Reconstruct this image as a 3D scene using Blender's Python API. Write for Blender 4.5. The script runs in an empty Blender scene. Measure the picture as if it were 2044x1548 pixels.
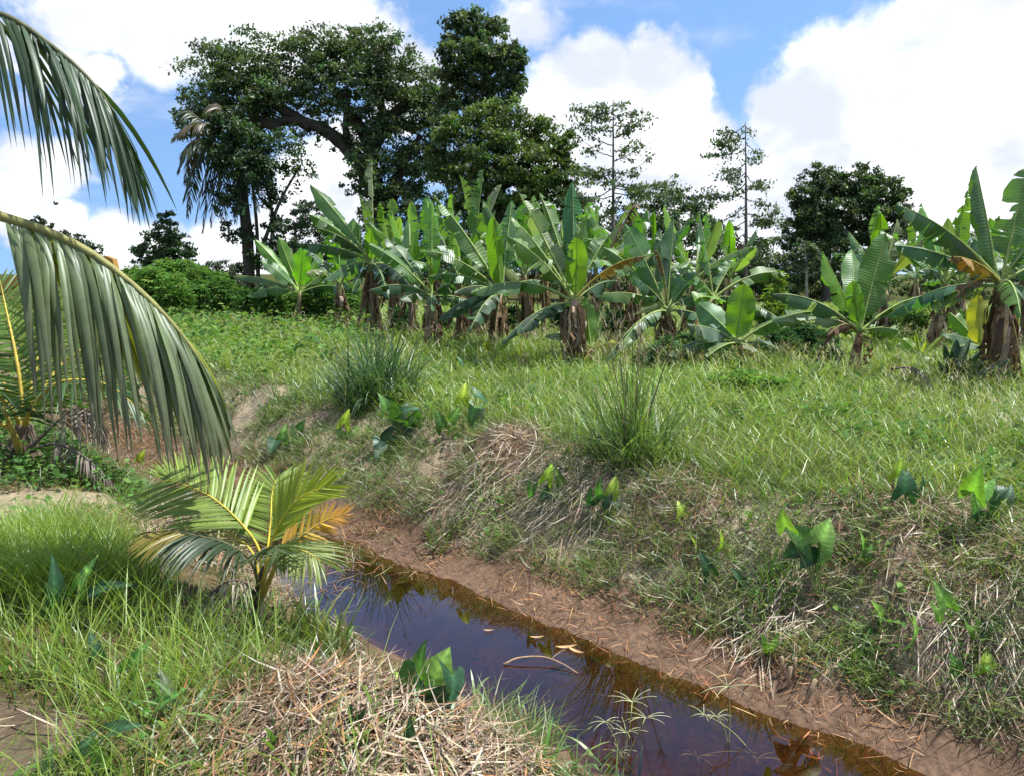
import bpy, math, random
import numpy as np

# ------------------------------------------------------------------ camera, sky, sun, exposure
SC = bpy.context.scene
COL = SC.collection
F = 1574.0                      # focal length in photograph pixels (2044 wide)
CAM = np.array([0.0, 0.0, 1.6])
PITCH = math.atan((774 - 545) / F)
cam_d = bpy.data.cameras.new('camera')
cam_d.sensor_width = 36.0
cam_d.lens = F / 2044 * 36.0
cam_d.clip_start = 0.05
cam_d.clip_end = 3000
cam = bpy.data.objects.new('camera', cam_d)
COL.objects.link(cam)
cam.location = CAM
cam.rotation_euler = (math.pi / 2 - PITCH, 0, 0)
SC.camera = cam

SUN_AZ, SUN_EL = math.radians(82), math.radians(66)      # azimuth from +Y towards +X
SUN_DIR = np.array([math.sin(SUN_AZ) * math.cos(SUN_EL), math.cos(SUN_AZ) * math.cos(SUN_EL), math.sin(SUN_EL)])
sun_d = bpy.data.lights.new('sun', 'SUN')
sun_d.energy = 4.6
sun_d.angle = math.radians(0.6)
sun_d.color = (1.0, 0.955, 0.88)
sun = bpy.data.objects.new('sun', sun_d)
COL.objects.link(sun)
sun.location = (20, 20, 40)
from mathutils import Vector
sun.rotation_euler = Vector(tuple(SUN_DIR)).to_track_quat('Z', 'Y').to_euler()

SC.view_settings.view_transform = 'Standard'
SC.view_settings.look = 'None'
SC.view_settings.gamma = 1
SC.view_settings.use_curve_mapping = False
SC.view_settings.exposure = 0.95
SC.cycles.max_bounces = 8
SC.cycles.diffuse_bounces = 3
SC.cycles.transmission_bounces = 4
SC.cycles.transparent_max_bounces = 12
SC.cycles.use_denoising = True


def pray(px, py):
    """direction through a photograph pixel, scaled so that its forward (y) reach is 1"""
    u = (px - 1022) / F
    v = (774 - py) / F
    d = np.array([u, math.cos(PITCH) + math.sin(PITCH) * v, -math.sin(PITCH) + math.cos(PITCH) * v])
    return d / d[1]


def at(px, py, d):
    return CAM + pray(px, py) * d


# ---- sky: Nishita blue with cumulus laid out by direction
def build_world():
    w = bpy.data.worlds.new('World')
    SC.world = w
    w.use_nodes = True
    nt = w.node_tree
    nt.nodes.clear()
    N = nt.nodes.new
    L = nt.links.new
    out = N('ShaderNodeOutputWorld')
    bg = N('ShaderNodeBackground')
    bg.inputs['Strength'].default_value = 0.13
    L(bg.outputs[0], out.inputs[0])
    sky = N('ShaderNodeTexSky')
    sky.sky_type = 'NISHITA'
    sky.sun_disc = False
    sky.sun_elevation = SUN_EL
    sky.sun_rotation = SUN_AZ
    sky.air_density = 1.0
    sky.dust_density = 0.2
    sky.ozone_density = 2.5
    tc = N('ShaderNodeTexCoord')
    D = tc.outputs['Generated']
    lift = N('ShaderNodeVectorMath'); lift.operation = 'MULTIPLY_ADD'
    L(D, lift.inputs[0]); lift.inputs[1].default_value = (1, 1, .72); lift.inputs[2].default_value = (0, 0, .26)
    nm = N('ShaderNodeVectorMath'); nm.operation = 'NORMALIZE'
    L(lift.outputs[0], nm.inputs[0]); L(nm.outputs[0], sky.inputs['Vector'])

    def math_n(op, a, b=None, clamp=False):
        m = N('ShaderNodeMath')
        m.operation = op
        m.use_clamp = clamp
        for i, x in enumerate((a, b)):
            if x is None:
                continue
            if isinstance(x, (int, float)):
                m.inputs[i].default_value = x
            else:
                L(x, m.inputs[i])
        return m.outputs[0]

    def noise(scale, detail, rough, off=(0, 0, 0), stretch=(1, 1, 1)):
        mp = N('ShaderNodeMapping')
        mp.inputs['Location'].default_value = off
        mp.inputs['Scale'].default_value = stretch
        L(D, mp.inputs[0])
        n = N('ShaderNodeTexNoise')
        n.inputs['Scale'].default_value = scale
        n.inputs['Detail'].default_value = detail
        n.inputs['Roughness'].default_value = rough
        L(mp.outputs[0], n.inputs['Vector'])
        return n.outputs['Fac']

    # warp the direction so that cloud edges billow
    wn = N('ShaderNodeTexNoise')
    wn.inputs['Scale'].default_value = 9.0
    wn.inputs['Detail'].default_value = 6
    wn.inputs['Roughness'].default_value = 0.6
    L(D, wn.inputs['Vector'])
    sub = N('ShaderNodeVectorMath'); sub.operation = 'SUBTRACT'
    L(wn.outputs['Color'], sub.inputs[0]); sub.inputs[1].default_value = (0.5, 0.5, 0.5)
    scl = N('ShaderNodeVectorMath'); scl.operation = 'SCALE'
    L(sub.outputs[0], scl.inputs[0]); scl.inputs['Scale'].default_value = 0.085
    add = N('ShaderNodeVectorMath'); add.operation = 'ADD'
    L(D, add.inputs[0]); L(scl.outputs[0], add.inputs[1])
    WD = add.outputs[0]

    blobs = [(170, 10, 120, 1), (330, 10, 160, 1), (510, 20, 170, 1), (660, 50, 130, .95), (750, 70, 80, .8), (480, 110, 90, .9),
             (130, 120, 75, .8), (205, 160, 60, .8), (20, 100, 50, .7),
             (45, 345, 85, .85), (135, 340, 65, .8), (30, 430, 60, .8), (130, 465, 75, .85), (230, 500, 80, .85), (340, 500, 70, .7), (450, 490, 90, .8),
             (640, 400, 150, .9), (680, 330, 110, .8), (560, 520, 150, .9), (845, 130, 80, .9), (820, 190, 90, .8), (1060, 50, 95, .62),
             (1130, 215, 120, 1), (1190, 160, 105, 1), (1300, 150, 100, 1), (1350, 190, 85, 1), (1260, 260, 150, 1), (1130, 330, 170, 1),
             (1360, 330, 150, 1), (1400, 300, 100, 1), (1560, 215, 95, 1), (1640, 190, 120, 1), (1740, 190, 140, 1), (1830, 120, 150, 1),
             (1930, 40, 150, 1), (2020, 110, 190, 1), (1700, 340, 250, 1), (1950, 350, 270, 1), (1500, 420, 130, 1), (1400, 470, 150, 1)]
    acc = None
    for (px, py, r, wt) in blobs:
        c = pray(px, py)
        c = c / np.linalg.norm(c)
        dn = N('ShaderNodeVectorMath'); dn.operation = 'DISTANCE'
        L(WD, dn.inputs[0]); dn.inputs[1].default_value = tuple(c)
        v = math_n('MULTIPLY', dn.outputs['Value'], -wt * F / r)
        v = math_n('ADD', v, wt)
        acc = v if acc is None else math_n('MAXIMUM', acc, v)
    # the same kind of broken cumulus over the rest of the sky
    cv = pray(1022, 330); cv = cv / np.linalg.norm(cv)
    dv = N('ShaderNodeVectorMath'); dv.operation = 'DISTANCE'
    L(D, dv.inputs[0]); dv.inputs[1].default_value = tuple(cv)
    mr = N('ShaderNodeMapRange')
    L(dv.outputs['Value'], mr.inputs['Value'])
    mr.inputs['From Min'].default_value = 0.6; mr.inputs['From Max'].default_value = 0.8
    gen = math_n('SUBTRACT', noise(2.6, 5, 0.55, (3.1, 1.7, 0.4), (1, 1, 1.7)), 0.5)
    gen = math_n('MULTIPLY', gen, 4.0)
    gen = math_n('ADD', gen, 0.22)
    gen = math_n('ADD', math_n('MULTIPLY', gen, mr.outputs[0]), math_n('MULTIPLY', math_n('SUBTRACT', 1.0, mr.outputs[0]), -1.0))
    acc = math_n('MAXIMUM', acc, gen)
    acc = math_n('MAXIMUM', acc, -0.3)
    det = math_n('MULTIPLY', math_n('SUBTRACT', noise(16, 8, 0.62), 0.5), 0.75)
    f = math_n('ADD', acc, det)
    mk = N('ShaderNodeMapRange'); mk.interpolation_type = 'SMOOTHSTEP'
    L(f, mk.inputs['Value'])
    mk.inputs['From Min'].default_value = 0.1; mk.inputs['From Max'].default_value = 0.42
    # thin veil
    veil = N('ShaderNodeMapRange'); veil.interpolation_type = 'SMOOTHSTEP'
    L(noise(5.5, 7, 0.6, (0.3, 2.2, 1.1), (1, 1, 2.6)), veil.inputs['Value'])
    veil.inputs['From Min'].default_value = 0.5; veil.inputs['From Max'].default_value = 0.8
    veil.inputs['To Max'].default_value = 0.55
    mask = math_n('MAXIMUM', mk.outputs[0], veil.outputs[0])
    # cloud tone: bright heads, blue-grey hollows
    tone = N('ShaderNodeMapRange'); tone.interpolation_type = 'SMOOTHSTEP'
    L(noise(7.0, 6, 0.55, (5, 1, 2), (1, 1, 1.6)), tone.inputs['Value'])
    tone.inputs['From Min'].default_value = 0.38; tone.inputs['From Max'].default_value = 0.62
    cm = N('ShaderNodeMix'); cm.data_type = 'RGBA'
    L(tone.outputs[0], cm.inputs['Factor'])
    cm.inputs['A'].default_value = (3.3, 3.55, 4.1, 1)
    cm.inputs['B'].default_value = (5.4, 5.45, 5.6, 1)
    # blue of the sky, a little richer
    hs = N('ShaderNodeHueSaturation')
    hs.inputs['Saturation'].default_value = 1.08
    hs.inputs['Value'].default_value = 0.9
    L(sky.outputs[0], hs.inputs['Color'])
    mx = N('ShaderNodeMix'); mx.data_type = 'RGBA'
    L(mask, mx.inputs['Factor'])
    L(hs.outputs[0], mx.inputs['A'])
    L(cm.outputs['Result'], mx.inputs['B'])
    L(mx.outputs['Result'], bg.inputs['Color'])
    w.cycles.sampling_method = 'MANUAL'
    w.cycles.sample_map_resolution = 512


build_world()
# ------------------------------------------------------------------ helpers
RNG = np.random.default_rng(11)


def _hash(ix, iy, seed):
    h = (ix.astype(np.int64) * 374761393 + iy.astype(np.int64) * 668265263 + seed * 974711) & 0x7fffffff
    h = ((h ^ (h >> 13)) * 1274126177) & 0x7fffffff
    return ((h ^ (h >> 16)) & 0xffff) / 65535.0


def vnoise(x, y, seed=0):
    x = np.asarray(x, float); y = np.asarray(y, float)
    ix = np.floor(x); iy = np.floor(y)
    fx = x - ix; fy = y - iy
    fx = fx * fx * (3 - 2 * fx); fy = fy * fy * (3 - 2 * fy)
    a = _hash(ix, iy, seed); b = _hash(ix + 1, iy, seed); c = _hash(ix, iy + 1, seed); d = _hash(ix + 1, iy + 1, seed)
    return (a * (1 - fx) + b * fx) * (1 - fy) + (c * (1 - fx) + d * fx) * fy


def fbm(x, y, seed=0, o=4):
    s = 0; a = 0.5; t = 0
    for k in range(o):
        s = s + a * vnoise(np.asarray(x) * 2 ** k, np.asarray(y) * 2 ** k, seed + k * 17); t += a; a *= 0.5
    return s / t


def unit(v):
    v = np.asarray(v, float)
    n = np.linalg.norm(v, axis=-1, keepdims=True)
    return v / np.maximum(n, 1e-9)


def sstep(a, b, x):
    t = np.clip((x - a) / (b - a), 0, 1)
    return t * t * (3 - 2 * t)


def mesh_data(name, V, faces, C=None, UV=None, smooth=True):
    """V (n,3); faces: list of int arrays (m,k)"""
    me = bpy.data.meshes.new(name)
    V = np.asarray(V, np.float32)
    me.vertices.add(len(V))
    me.vertices.foreach_set('co', V.ravel())
    faces = [np.asarray(f, np.int32) for f in faces if len(f)]
    tot = np.concatenate([np.full(len(f), f.shape[1], np.int32) for f in faces])
    idx = np.concatenate([f.ravel() for f in faces])
    me.loops.add(len(idx))
    me.loops.foreach_set('vertex_index', idx)
    me.polygons.add(len(tot))
    me.polygons.foreach_set('loop_start', np.concatenate([[0], np.cumsum(tot)[:-1]]).astype(np.int32))
    me.polygons.foreach_set('use_smooth', np.full(len(tot), smooth, bool))
    if C is not None:
        C = np.asarray(C, np.float32)
        if C.ndim == 1:
            C = np.tile(C, (len(V), 1))
        if C.shape[1] == 3:
            C = np.concatenate([C, np.ones((len(C), 1), np.float32)], 1)
        a = me.attributes.new('Col', 'FLOAT_COLOR', 'POINT')
        a.data.foreach_set('color', np.ascontiguousarray(C, np.float32).ravel())
    if UV is not None:
        a = me.attributes.new('luv', 'FLOAT_VECTOR', 'POINT')
        UV = np.asarray(UV, np.float32)
        if UV.shape[1] == 2:
            UV = np.concatenate([UV, np.zeros((len(UV), 1), np.float32)], 1)
        a.data.foreach_set('vector', np.ascontiguousarray(UV).ravel())
    me.update(calc_edges=True)
    return me


def link(name, me, mat=None, parent=None, **props):
    o = bpy.data.objects.new(name, me)
    COL.objects.link(o)
    if me is not None and mat is not None and not me.materials:
        me.materials.append(mat)
    if parent is not None:
        o.parent = parent
        o.matrix_parent_inverse = PINV[parent.name]
    for k, v in props.items():
        o[k] = v
    return o


from mathutils import Matrix
PINV = {}


def thing(name, loc, label, cat, group=None):
    """an Empty at the thing's base; parts are modelled in world coordinates and parented to it"""
    o = bpy.data.objects.new(name, None)
    COL.objects.link(o)
    o.empty_display_size = 0.1
    o.location = tuple(loc)
    o['label'] = label
    o['category'] = cat
    if group:
        o['group'] = group
    PINV[o.name] = Matrix.Translation(-Vector(tuple(float(c) for c in loc)))
    return o


def part(name, me, mat, parent, **props):
    return link(name, me, mat, parent, **props)


def subpart(name, me, mat, parent, **props):
    o = bpy.data.objects.new(name, me)
    COL.objects.link(o)
    if mat is not None and not me.materials:
        me.materials.append(mat)
    o.parent = parent
    for k, v in props.items():
        o[k] = v
    return o


class Acc:
    """collects vertices / faces / colours of one mesh"""
    def __init__(s):
        s.V = []; s.Fs = {}; s.C = []; s.U = []; s.n = 0

    def add(s, V, F_, C, U=None):
        V = np.asarray(V, float).reshape(-1, 3)
        F_ = np.asarray(F_, int)
        s.V.append(V)
        s.Fs.setdefault(F_.shape[1], []).append(F_ + s.n)
        C = np.asarray(C, float)
        if C.ndim == 1:
            C = np.tile(C, (len(V), 1))
        s.C.append(C)
        s.U.append(np.zeros((len(V), 2)) if U is None else np.asarray(U, float))
        s.n += len(V)

    def mesh(s, name, smooth=True):
        return mesh_data(name, np.concatenate(s.V), [np.concatenate(f) for f in s.Fs.values()], np.concatenate(s.C), np.concatenate(s.U), smooth)


def bez(P0, C, P1, n):
    u = np.linspace(0, 1, n)[:, None]
    return (1 - u) ** 2 * P0 + 2 * u * (1 - u) * C + u * u * P1


def spline(pts, n):
    """Catmull-Rom through pts, n samples"""
    P = np.asarray(pts, float)
    if len(P) == 2:
        u = np.linspace(0, 1, n)[:, None]
        return P[0] * (1 - u) + P[1] * u
    P = np.vstack([2 * P[0] - P[1], P, 2 * P[-1] - P[-2]])
    m = len(P) - 3
    u = np.linspace(0, m - 1e-6, n)
    k = u.astype(int); t = (u - k)[:, None]
    a, b, c, d = P[k], P[k + 1], P[k + 2], P[k + 3]
    return 0.5 * ((2 * b) + (-a + c) * t + (2 * a - 5 * b + 4 * c - d) * t ** 2 + (-a + 3 * b - 3 * c + d) * t ** 3)


def tube(pts, rad, sides=6, cap=True, wob=0.0, rng=RNG):
    P = np.asarray(pts, float)
    n = len(P)
    R = np.broadcast_to(np.asarray(rad, float), (n,))
    T = unit(np.gradient(P, axis=0))
    ref = np.array([0, 0, 1.0]) if abs(T[0, 2]) < 0.9 else np.array([1.0, 0, 0])
    A = unit(np.cross(T, ref)); 
    for i in range(1, n):
        a = A[i - 1] - T[i] * np.dot(A[i - 1], T[i])
        A[i] = a / max(np.linalg.norm(a), 1e-9)
    B = np.cross(T, A)
    th = np.linspace(0, 2 * np.pi, sides, endpoint=False)
    ring = (A[:, None, :] * np.cos(th)[None, :, None] + B[:, None, :] * np.sin(th)[None, :, None])
    rr = R[:, None, None] * (1 + wob * (rng.random((n, sides, 1)) - 0.5))
    V = (P[:, None, :] + ring * rr).reshape(-1, 3)
    i = np.arange(n - 1)[:, None] * sides; j = np.arange(sides)[None, :]; k = (j + 1) % sides
    Fq = np.stack([i + j, i + k, i + sides + k, i + sides + j], -1).reshape(-1, 4)
    U = np.stack([np.repeat(np.linspace(0, 1, n), sides), np.tile(th / 6.283, n)], 1)
    if cap:
        V = np.vstack([V, P[-1] + T[-1] * R[-1] * 0.3, P[0]])
        j = np.arange(sides); k = (j + 1) % sides
        base = (n - 1) * sides
        q = np.full(sides, n * sides)
        c1 = np.stack([base + j, base + k, q, q], 1)
        q2 = np.full(sides, n * sides + 1)
        c2 = np.stack([k, j, q2, q2], 1)
        U = np.vstack([U, [1, 0], [0, 0]])
        return V, Fq, np.vstack([c1[:, :3], c2[:, :3]]), U
    return V, Fq, np.zeros((0, 3), int), U


def add_tube(acc, pts, rad, col, sides=6, wob=0.0, rng=RNG):
    V, Fq, Ft, U = tube(pts, rad, sides, True, wob, rng)
    n0 = acc.n
    acc.add(V, Fq, col, U)
    if len(Ft):
        acc.Fs.setdefault(3, []).append(Ft + n0)


def blades(P, A, Up, h, w, lean, curl, C0, C1, S=3, twist=None, prof=0.7, sidev=None):
    """grass blades / straws. P base, A sideways direction of fall, Up growth normal; all (N,3)"""
    N_ = len(P)
    h = np.broadcast_to(h, (N_,)); w = np.broadcast_to(w, (N_,))
    lean = np.broadcast_to(lean, (N_,)); curl = np.broadcast_to(curl, (N_,))
    W = np.cross(A, Up)
    if twist is not None:
        W = W * np.cos(twist)[:, None] + A * np.sin(twist)[:, None]
    C0 = np.broadcast_to(C0, (N_, 3)); C1 = np.broadcast_to(C1, (N_, 3))
    pos = P.copy()
    V = np.zeros((N_, 2 * S + 1, 3), np.float32); C = np.zeros((N_, 2 * S + 1, 3), np.float32)
    for k in range(S + 1):
        u = k / S
        if k < S:
            ww = (w * (1 - u) ** prof * (0.75 + 0.5 * min(u * 3, 1)) * 0.5)[:, None]
            V[:, 2 * k] = pos - W * ww
            V[:, 2 * k + 1] = pos + W * ww
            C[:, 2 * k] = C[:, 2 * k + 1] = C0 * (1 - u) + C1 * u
        else:
            V[:, 2 * S] = pos; C[:, 2 * S] = C1
        th = (lean + curl * (u + 0.5 / S))[:, None]
        pos = pos + (np.sin(th) * A + np.cos(th) * Up) * (h / S)[:, None]
    base = (np.arange(N_) * (2 * S + 1))[:, None]
    tri = []
    for k in range(S - 1):
        tri += [[2 * k, 2 * k + 1, 2 * k + 3], [2 * k, 2 * k + 3, 2 * k + 2]]
    tri.append([2 * S - 2, 2 * S - 1, 2 * S])
    Ft = (base[:, None, :] + np.array(tri)[None]).reshape(-1, 3)
    return V.reshape(-1, 3), Ft, C.reshape(-1, 3)


# ------------------------------------------------------------------ materials
def new_mat(name):
    m = bpy.data.materials.new(name)
    m.use_nodes = True
    nt = m.node_tree
    nt.nodes.clear()
    return m, nt, nt.nodes.new, nt.links.new


def attr(N, name='Col'):
    a = N('ShaderNodeAttribute'); a.attribute_name = name
    return a


def leaf_mat(name, trans=0.4, gloss=0.06, rough=0.4, veins=None, vlo=.84, vhi=1.1, vb=.35, tint=(1.15, 1.25, 0.55), var=0.35, scale=9.0, back=None):
    m, nt, N, L = new_mat(name)
    out = N('ShaderNodeOutputMaterial')
    a = attr(N)
    col = a.outputs['Color']
    nz = N('ShaderNodeTexNoise'); nz.inputs['Scale'].default_value = scale; nz.inputs['Detail'].default_value = 4
    g = N('ShaderNodeNewGeometry')
    L(g.outputs['Position'], nz.inputs['Vector'])
    mr = N('ShaderNodeMapRange'); L(nz.outputs['Fac'], mr.inputs['Value'])
    mr.inputs['From Min'].default_value = 0.25; mr.inputs['From Max'].default_value = 0.75
    mr.inputs['To Min'].default_value = 1 - var; mr.inputs['To Max'].default_value = 1 + var
    mul = N('ShaderNodeVectorMath'); mul.operation = 'SCALE'
    L(col, mul.inputs[0]); L(mr.outputs[0], mul.inputs['Scale'])
    c = mul.outputs[0]
    if veins:
        u = attr(N, 'luv')
        sp = N('ShaderNodeSeparateXYZ'); L(u.outputs['Vector'], sp.inputs[0])
        wv = N('ShaderNodeMath'); wv.operation = 'MULTIPLY'; L(sp.outputs['X'], wv.inputs[0]); wv.inputs[1].default_value = veins
        sn = N('ShaderNodeMath'); sn.operation = 'SINE'; L(wv.outputs[0], sn.inputs[0])
        m2 = N('ShaderNodeMapRange'); L(sn.outputs[0], m2.inputs['Value'])
        m2.inputs['From Min'].default_value = -1; m2.inputs['To Min'].default_value = vlo; m2.inputs['To Max'].default_value = vhi
        mu = N('ShaderNodeVectorMath'); mu.operation = 'SCALE'; L(c, mu.inputs[0]); L(m2.outputs[0], mu.inputs['Scale'])
        c = mu.outputs[0]
    if back is not None:
        mb = N('ShaderNodeMix'); mb.data_type = 'RGBA'
        ml = N('ShaderNodeVectorMath'); ml.operation = 'MULTIPLY'; L(c, ml.inputs[0]); ml.inputs[1].default_value = back
        L(g.outputs['Backfacing'], mb.inputs['Factor']); L(c, mb.inputs['A']); L(ml.outputs[0], mb.inputs['B'])
        c = mb.outputs['Result']
    df = N('ShaderNodeBsdfDiffuse'); L(c, df.inputs['Color'])
    tl = N('ShaderNodeBsdfTranslucent')
    tt = N('ShaderNodeVectorMath'); tt.operation = 'MULTIPLY'; L(c, tt.inputs[0]); tt.inputs[1].default_value = tint
    L(tt.outputs[0], tl.inputs['Color'])
    mx = N('ShaderNodeMixShader'); mx.inputs[0].default_value = trans
    L(df.outputs[0], mx.inputs[1]); L(tl.outputs[0], mx.inputs[2])
    gl = N('ShaderNodeBsdfGlossy'); gl.inputs['Roughness'].default_value = rough; gl.inputs['Color'].default_value = (.9, .95, 1, 1)
    lw = N('ShaderNodeLayerWeight'); lw.inputs['Blend'].default_value = 0.5
    pw = N('ShaderNodeMath'); pw.operation = 'POWER'; L(lw.outputs['Facing'], pw.inputs[0]); pw.inputs[1].default_value = 4.0
    fm = N('ShaderNodeMath'); fm.operation = 'MULTIPLY_ADD'; L(pw.outputs[0], fm.inputs[0]); fm.inputs[1].default_value = gloss * 4; fm.inputs[2].default_value = gloss
    m3 = N('ShaderNodeMixShader'); L(fm.outputs[0], m3.inputs[0]); L(mx.outputs[0], m3.inputs[1]); L(gl.outputs[0], m3.inputs[2])
    if veins:
        bp = N('ShaderNodeBump'); bp.inputs['Strength'].default_value = vb; bp.inputs['Distance'].default_value = 0.004
        L(sn.outputs[0], bp.inputs['Height'])
        for s in (df, gl):
            L(bp.outputs[0], s.inputs['Normal'])
    L(m3.outputs[0], out.inputs[0])
    return m


def rough_mat(name, scale=12.0, var=0.45, bump=0.5, rough=0.9, dist=0.02, spec=0.25, detail=6):
    m, nt, N, L = new_mat(name)
    out = N('ShaderNodeOutputMaterial')
    a = attr(N)
    g = N('ShaderNodeNewGeometry')
    nz = N('ShaderNodeTexNoise'); nz.inputs['Scale'].default_value = scale; nz.inputs['Detail'].default_value = detail; nz.inputs['Roughness'].default_value = 0.65
    L(g.outputs['Position'], nz.inputs['Vector'])
    mr = N('ShaderNodeMapRange'); L(nz.outputs['Fac'], mr.inputs['Value'])
    mr.inputs['From Min'].default_value = 0.25; mr.inputs['From Max'].default_value = 0.75
    mr.inputs['To Min'].default_value = 1 - var; mr.inputs['To Max'].default_value = 1 + var
    mul = N('ShaderNodeVectorMath'); mul.operation = 'SCALE'
    L(a.outputs['Color'], mul.inputs[0]); L(mr.outputs[0], mul.inputs['Scale'])
    p = N('ShaderNodeBsdfPrincipled')
    L(mul.outputs[0], p.inputs['Base Color'])
    p.inputs['Roughness'].default_value = rough
    p.inputs['Specular IOR Level'].default_value = spec
    bp = N('ShaderNodeBump'); bp.inputs['Strength'].default_value = bump; bp.inputs['Distance'].default_value = dist
    L(nz.outputs['Fac'], bp.inputs['Height']); L(bp.outputs[0], p.inputs['Normal'])
    L(p.outputs[0], out.inputs[0])
    return m


M = {}
M['grass'] = leaf_mat('grass_blade', 0.45, 0.05, 0.45, var=0.2, scale=3.0, tint=(1.1, 1.15, 0.6))
M['leaf'] = leaf_mat('tree_leaf', 0.42, 0.03, 0.45, var=0.25, scale=1.5, tint=(1.1, 1.2, 0.6))
M['weed'] = leaf_mat('weed_leaf', 0.45, 0.008, 0.6, var=0.2, scale=3.0, tint=(1.1, 1.2, 0.6))
M['banana'] = leaf_mat('banana_leaf', 0.5, 0.04, 0.42, veins=190.0, vb=.25, var=0.22, scale=4.0, tint=(1.15, 1.3, 0.35), back=(1.05, 1.0, 1.1))
M['palm'] = leaf_mat('palm_leaflet', 0.36, 0.03, 0.42, var=0.2, scale=14.0, tint=(1.2, 1.25, 0.5))
M['arrow'] = leaf_mat('arrowhead_leaf', 0.45, 0.025, 0.45, veins=30.0, vlo=.93, vhi=1.06, vb=.12, var=0.3, scale=28.0, tint=(1.2, 1.3, 0.45))
M['dry'] = leaf_mat('dry_leaf', 0.18, 0.02, 0.6, var=0.4, scale=20.0, tint=(1.2, 1.0, 0.7))
M['straw'] = leaf_mat('straw', 0.12, 0.03, 0.5, var=0.35, scale=30.0, tint=(1.1, 1.0, 0.8))
M['ground'] = rough_mat('soil', 26.0, 0.5, 0.7, 1.0, 0.03, 0.03)
M['bark'] = rough_mat('bark', 9.0, 0.5, 0.6, 0.9, 0.03)
M['stem'] = rough_mat('plant_stem', 16.0, 0.45, 0.4, 0.65, 0.01, 0.4)
# ------------------------------------------------------------------ terrain
NX, NY = 0.712, 0.702           # across the ditch
WATER_Z = -0.70


def st(x, y):
    return -NY * x + NX * y, NX * x + NY * y      # along (s), across (t)


def xy(s, t):
    return -NY * s + NX * t, NX * s + NY * t


_T = np.array([-400, 1.0, 1.35, 1.62, 1.95, 2.28, 2.52, 2.8, 3.1, 3.4, 3.58, 3.9, 4.2, 4.5, 4.78, 5.05, 5.6, 8, 400.])
_Z = np.array([0.0, 0.0, -.01, -.07, -.26, -.5, -.70, -.83, -.9, -.82, -.70, -.6, -.42, -.18, .03, .11, .14, .10, .10])


def H(x, y):
    x = np.asarray(x, float); y = np.asarray(y, float)
    s, t = st(x, y)
    # the edges wander
    wander = (fbm(s * 0.55, t * 0.0 + 3.3, 5, 3) - 0.5) * 0.42 + (fbm(s * 1.6, t * 1.6, 9, 2) - 0.5) * 0.16
    inside = sstep(1.2, 2.2, t) * (1 - sstep(5.2, 6.5, t))
    tt = t + wander * inside
    tt = tt - sstep(4.6, 8.0, s) * .55 * sstep(1.0, 2.2, tt) * (1 - sstep(2.9, 3.6, tt))
    z = np.interp(tt, _T, _Z)
    up = sstep(5.6, 8.5, s) * (1 - sstep(3.7, 4.0, tt)) * sstep(2.2, 2.7, tt)
    z = np.maximum(z, z * (1 - up) + up * (WATER_Z + .02 + (fbm(x * 1.6, y * 1.6, 25, 3) - .5) * .22))
    slope = sstep(3.85, 4.3, tt) * (1 - sstep(5.0, 5.6, tt))
    z = z + slope * (fbm(x * 2.3, y * 2.3, 21, 4) - 0.5) * 0.26
    z = z + sstep(3.6, 3.9, tt) * (1 - sstep(4.7, 5.1, tt)) * (fbm(x * 6.5, y * 6.5, 61, 2) - .5) * .075
    nslope = sstep(1.2, 1.9, tt) * (1 - sstep(2.5, 2.75, tt))
    z = z + nslope * (fbm(x * 3, y * 3, 31, 3) - 0.5) * 0.16
    z = z + (fbm(x * 1.3, y * 1.3, 41, 3) - 0.5) * 0.1 * (1 - 0.9 * inside) + (fbm(x * 9, y * 9, 55, 2) - 0.5) * 0.03
    # heaps of cut straw on the banks
    for (hx, hy, r, hh) in HEAPS:
        q = ((x - hx) ** 2 + (y - hy) ** 2) / (r * r)
        z = z + hh * np.exp(-q * 1.6)
    far = sstep(60, 200, np.hypot(x, y))
    z = z - far * 0.0
    return z


HEAPS = []


def ground_at(px, py, dmin=1.5, dmax=160):
    d = np.geomspace(dmin, dmax, 2500)
    r = pray(px, py)
    P = CAM + d[:, None] * r[None, :]
    below = P[:, 2] < H(P[:, 0], P[:, 1])
    if not below.any():
        return P[-1]
    i = int(np.argmax(below))
    p = P[i].copy()
    p[2] = float(H(p[0], p[1]))
    return p


def nrm(x, y, e=0.04):
    zx = (H(x + e, y) - H(x - e, y)) / (2 * e)
    zy = (H(x, y + e) - H(x, y - e)) / (2 * e)
    return unit(np.stack([-zx, -zy, np.ones_like(zx)], -1))


for (px, py, r, hh) in [(330, 1085, .55, .16), (450, 1130, .4, .12), (620, 1470, .42, .14), (850, 1490, .35, .12)]:
    g = ground_at(px, py)
    HEAPS.append((g[0], g[1], r, hh))
for (px, py, r, hh) in [(985, 905, .5, .16), (1330, 1010, .4, .08), (1850, 1080, .55, .1)]:
    g = ground_at(px, py)
    HEAPS.append((g[0], g[1], r, hh))

SAND = ground_at(115, 1005)
BARE = ground_at(120, 1470)


def heap_mask(x, y, k=1.0):
    m = np.zeros_like(np.asarray(x, float))
    for (hx, hy, r, hh) in HEAPS:
        q = np.sqrt((x - hx) ** 2 + (y - hy) ** 2) / (r * k) + (fbm(x * 2.5, y * 2.5, 111, 3) - .5) * .9
        m = np.maximum(m, 1 - sstep(.75, 1.15, q))
    return m


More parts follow.
